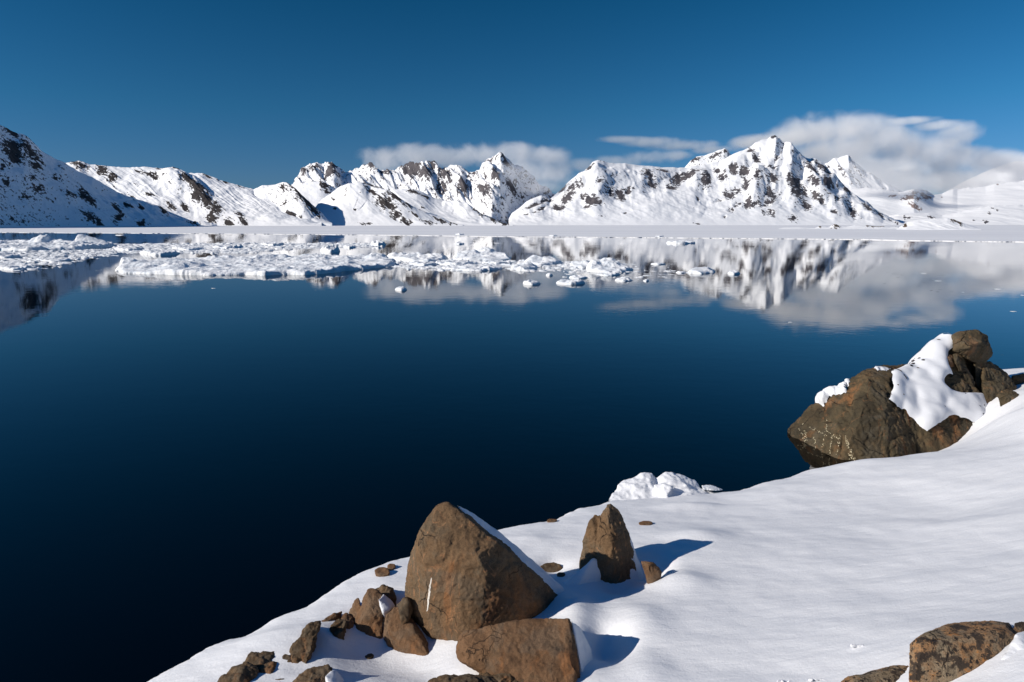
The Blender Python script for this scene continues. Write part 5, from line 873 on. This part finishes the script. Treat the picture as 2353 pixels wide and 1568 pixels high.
# ------------------------------------------------------------------ clouds: real volumes of fog among and behind the summits
def cloud(label, lobes, Y, depth, dens, nscale, namp=0.55, stretch=(1, 1, 1)):
    L = []
    for l in lobes:
        px, py, rx, ry = l[:4]; Yl = Y + (l[4] if len(l) > 4 else 0)
        L.append((at(px, py, Yl), np.array([rx*Yl/F, depth, ry*Yl/F])))
    c = np.mean([l[0] for l in L], 0)
    hs = []
    for p, r in L:
        k = np.arange(90) + .5; ph = np.arccos(1 - 2*k/90); th = math.pi*(1 + 5**.5)*k
        hs.append(np.stack([np.cos(th)*np.sin(ph), np.sin(th)*np.sin(ph), np.cos(ph)], -1)*r*1.22 + p)
    V, Q, E = remesh(hs, max(14.0, min(r.min() for _, r in L)*0.35)); V = smooth_verts(V, E, 2)
    t = NT('cloud_fog'); co = t.coord(); val = None
    for p, r in L:
        m = t.new('ShaderNodeVectorMath', operation='SUBTRACT'); t.l.new(co, m.inputs[0]); m.inputs[1].default_value = tuple(p - c)
        d = t.new('ShaderNodeVectorMath', operation='DIVIDE'); t.l.new(m.outputs[0], d.inputs[0]); d.inputs[1].default_value = tuple(r)
        e = t.new('ShaderNodeVectorMath', operation='DOT_PRODUCT'); t.l.new(d.outputs[0], e.inputs[0]); t.l.new(d.outputs[0], e.inputs[1])
        w = t.math('SUBTRACT', 1.0, e.outputs['Value']); val = w if val is None else t.math('SMOOTH_MAX', val, w, 0.25)
    n = t.noise(t.coord(stretch), nscale, 7, 0.6, 0.6)
    f = t.math('ADD', val, t.math('MULTIPLY', t.math('SUBTRACT', n, 0.55), namp*3.0))
    f = t.math('MULTIPLY', t.mr(f, 0.0, 1.25), t.mr(val, -0.45, -0.1))
    f = t.math('MULTIPLY', f, dens)
    pv = t.new('ShaderNodeVolumePrincipled'); t.set(pv, Color=(0.995, 0.995, 1.0, 1), Density=f, Anisotropy=-0.15)
    m = t.done(pv.outputs[0], 'Volume')
    o = link_mesh('cloud', V - c, Q, m); o.location = c; tag(o, label, 'cloud', 'clouds around the mountain tops'); return o
cloud('big grey white cloud bank behind the pointed summit at right', [(1730, 326, 60, 18, 0), (1800, 322, 60, 30), (1870, 302, 85, 42), (1950, 298, 120, 44), (2030, 325, 120, 52), (2110, 352, 115, 50), (2190, 370, 115, 38), (1920, 360, 130, 60), (2040, 395, 170, 60), (2180, 415, 170, 55), (2330, 375, 120, 34), (2400, 385, 120, 40), (2470, 395, 130, 40), (2400, 425, 160, 50), (1990, 430, 130, 40)], 6300, 420, 0.0058, 0.0044, 0.85)
cloud('small cloud puff with a long tail above the cloud bank at right', [(2100, 276, 66, 10), (2160, 288, 60, 15), (2200, 300, 56, 24), (2210, 312, 44, 22)], 6000, 220, 0.0065, 0.0042, 0.7)
cloud('torn cloud band rising off the jagged far range', [(890, 368, 70, 34), (945, 362, 85, 34), (1020, 360, 90, 34), (1090, 355, 95, 30), (1170, 360, 90, 34), (1250, 365, 66, 30), (1210, 388, 80, 34), (1270, 395, 50, 30)], 3600, 200, 0.0068, 0.0075, 1.2)
cloud('thin mist veil draped over the right end of the jagged range', [(1190, 392, 60, 30), (1230, 402, 80, 34), (1275, 408, 60, 28), (1250, 428, 70, 22)], 2820, 90, 0.0075, 0.008, 0.9)
cloud('long thin cloud streak over the saddle left of the pointed summit', [(1440, 320, 70, 9), (1500, 326, 90, 14), (1570, 335, 100, 14), (1640, 345, 70, 11)], 5600, 200, 0.0048, 0.0045, 0.8)
cloud('faint low cloud strip just above the saddle of the big mountain', [(1340, 380, 55, 22), (1420, 372, 80, 18), (1490, 362, 80, 18), (1540, 358, 60, 12)], 5200, 180, 0.0038, 0.0045, 0.9)
cloud('pale mist sheet hiding the far white peak and the glacier head', [(1985, 385, 60, 36), (2010, 410, 100, 44), (2080, 426, 110, 34)], 4500, 150, 0.0046, 0.0045, 0.6)
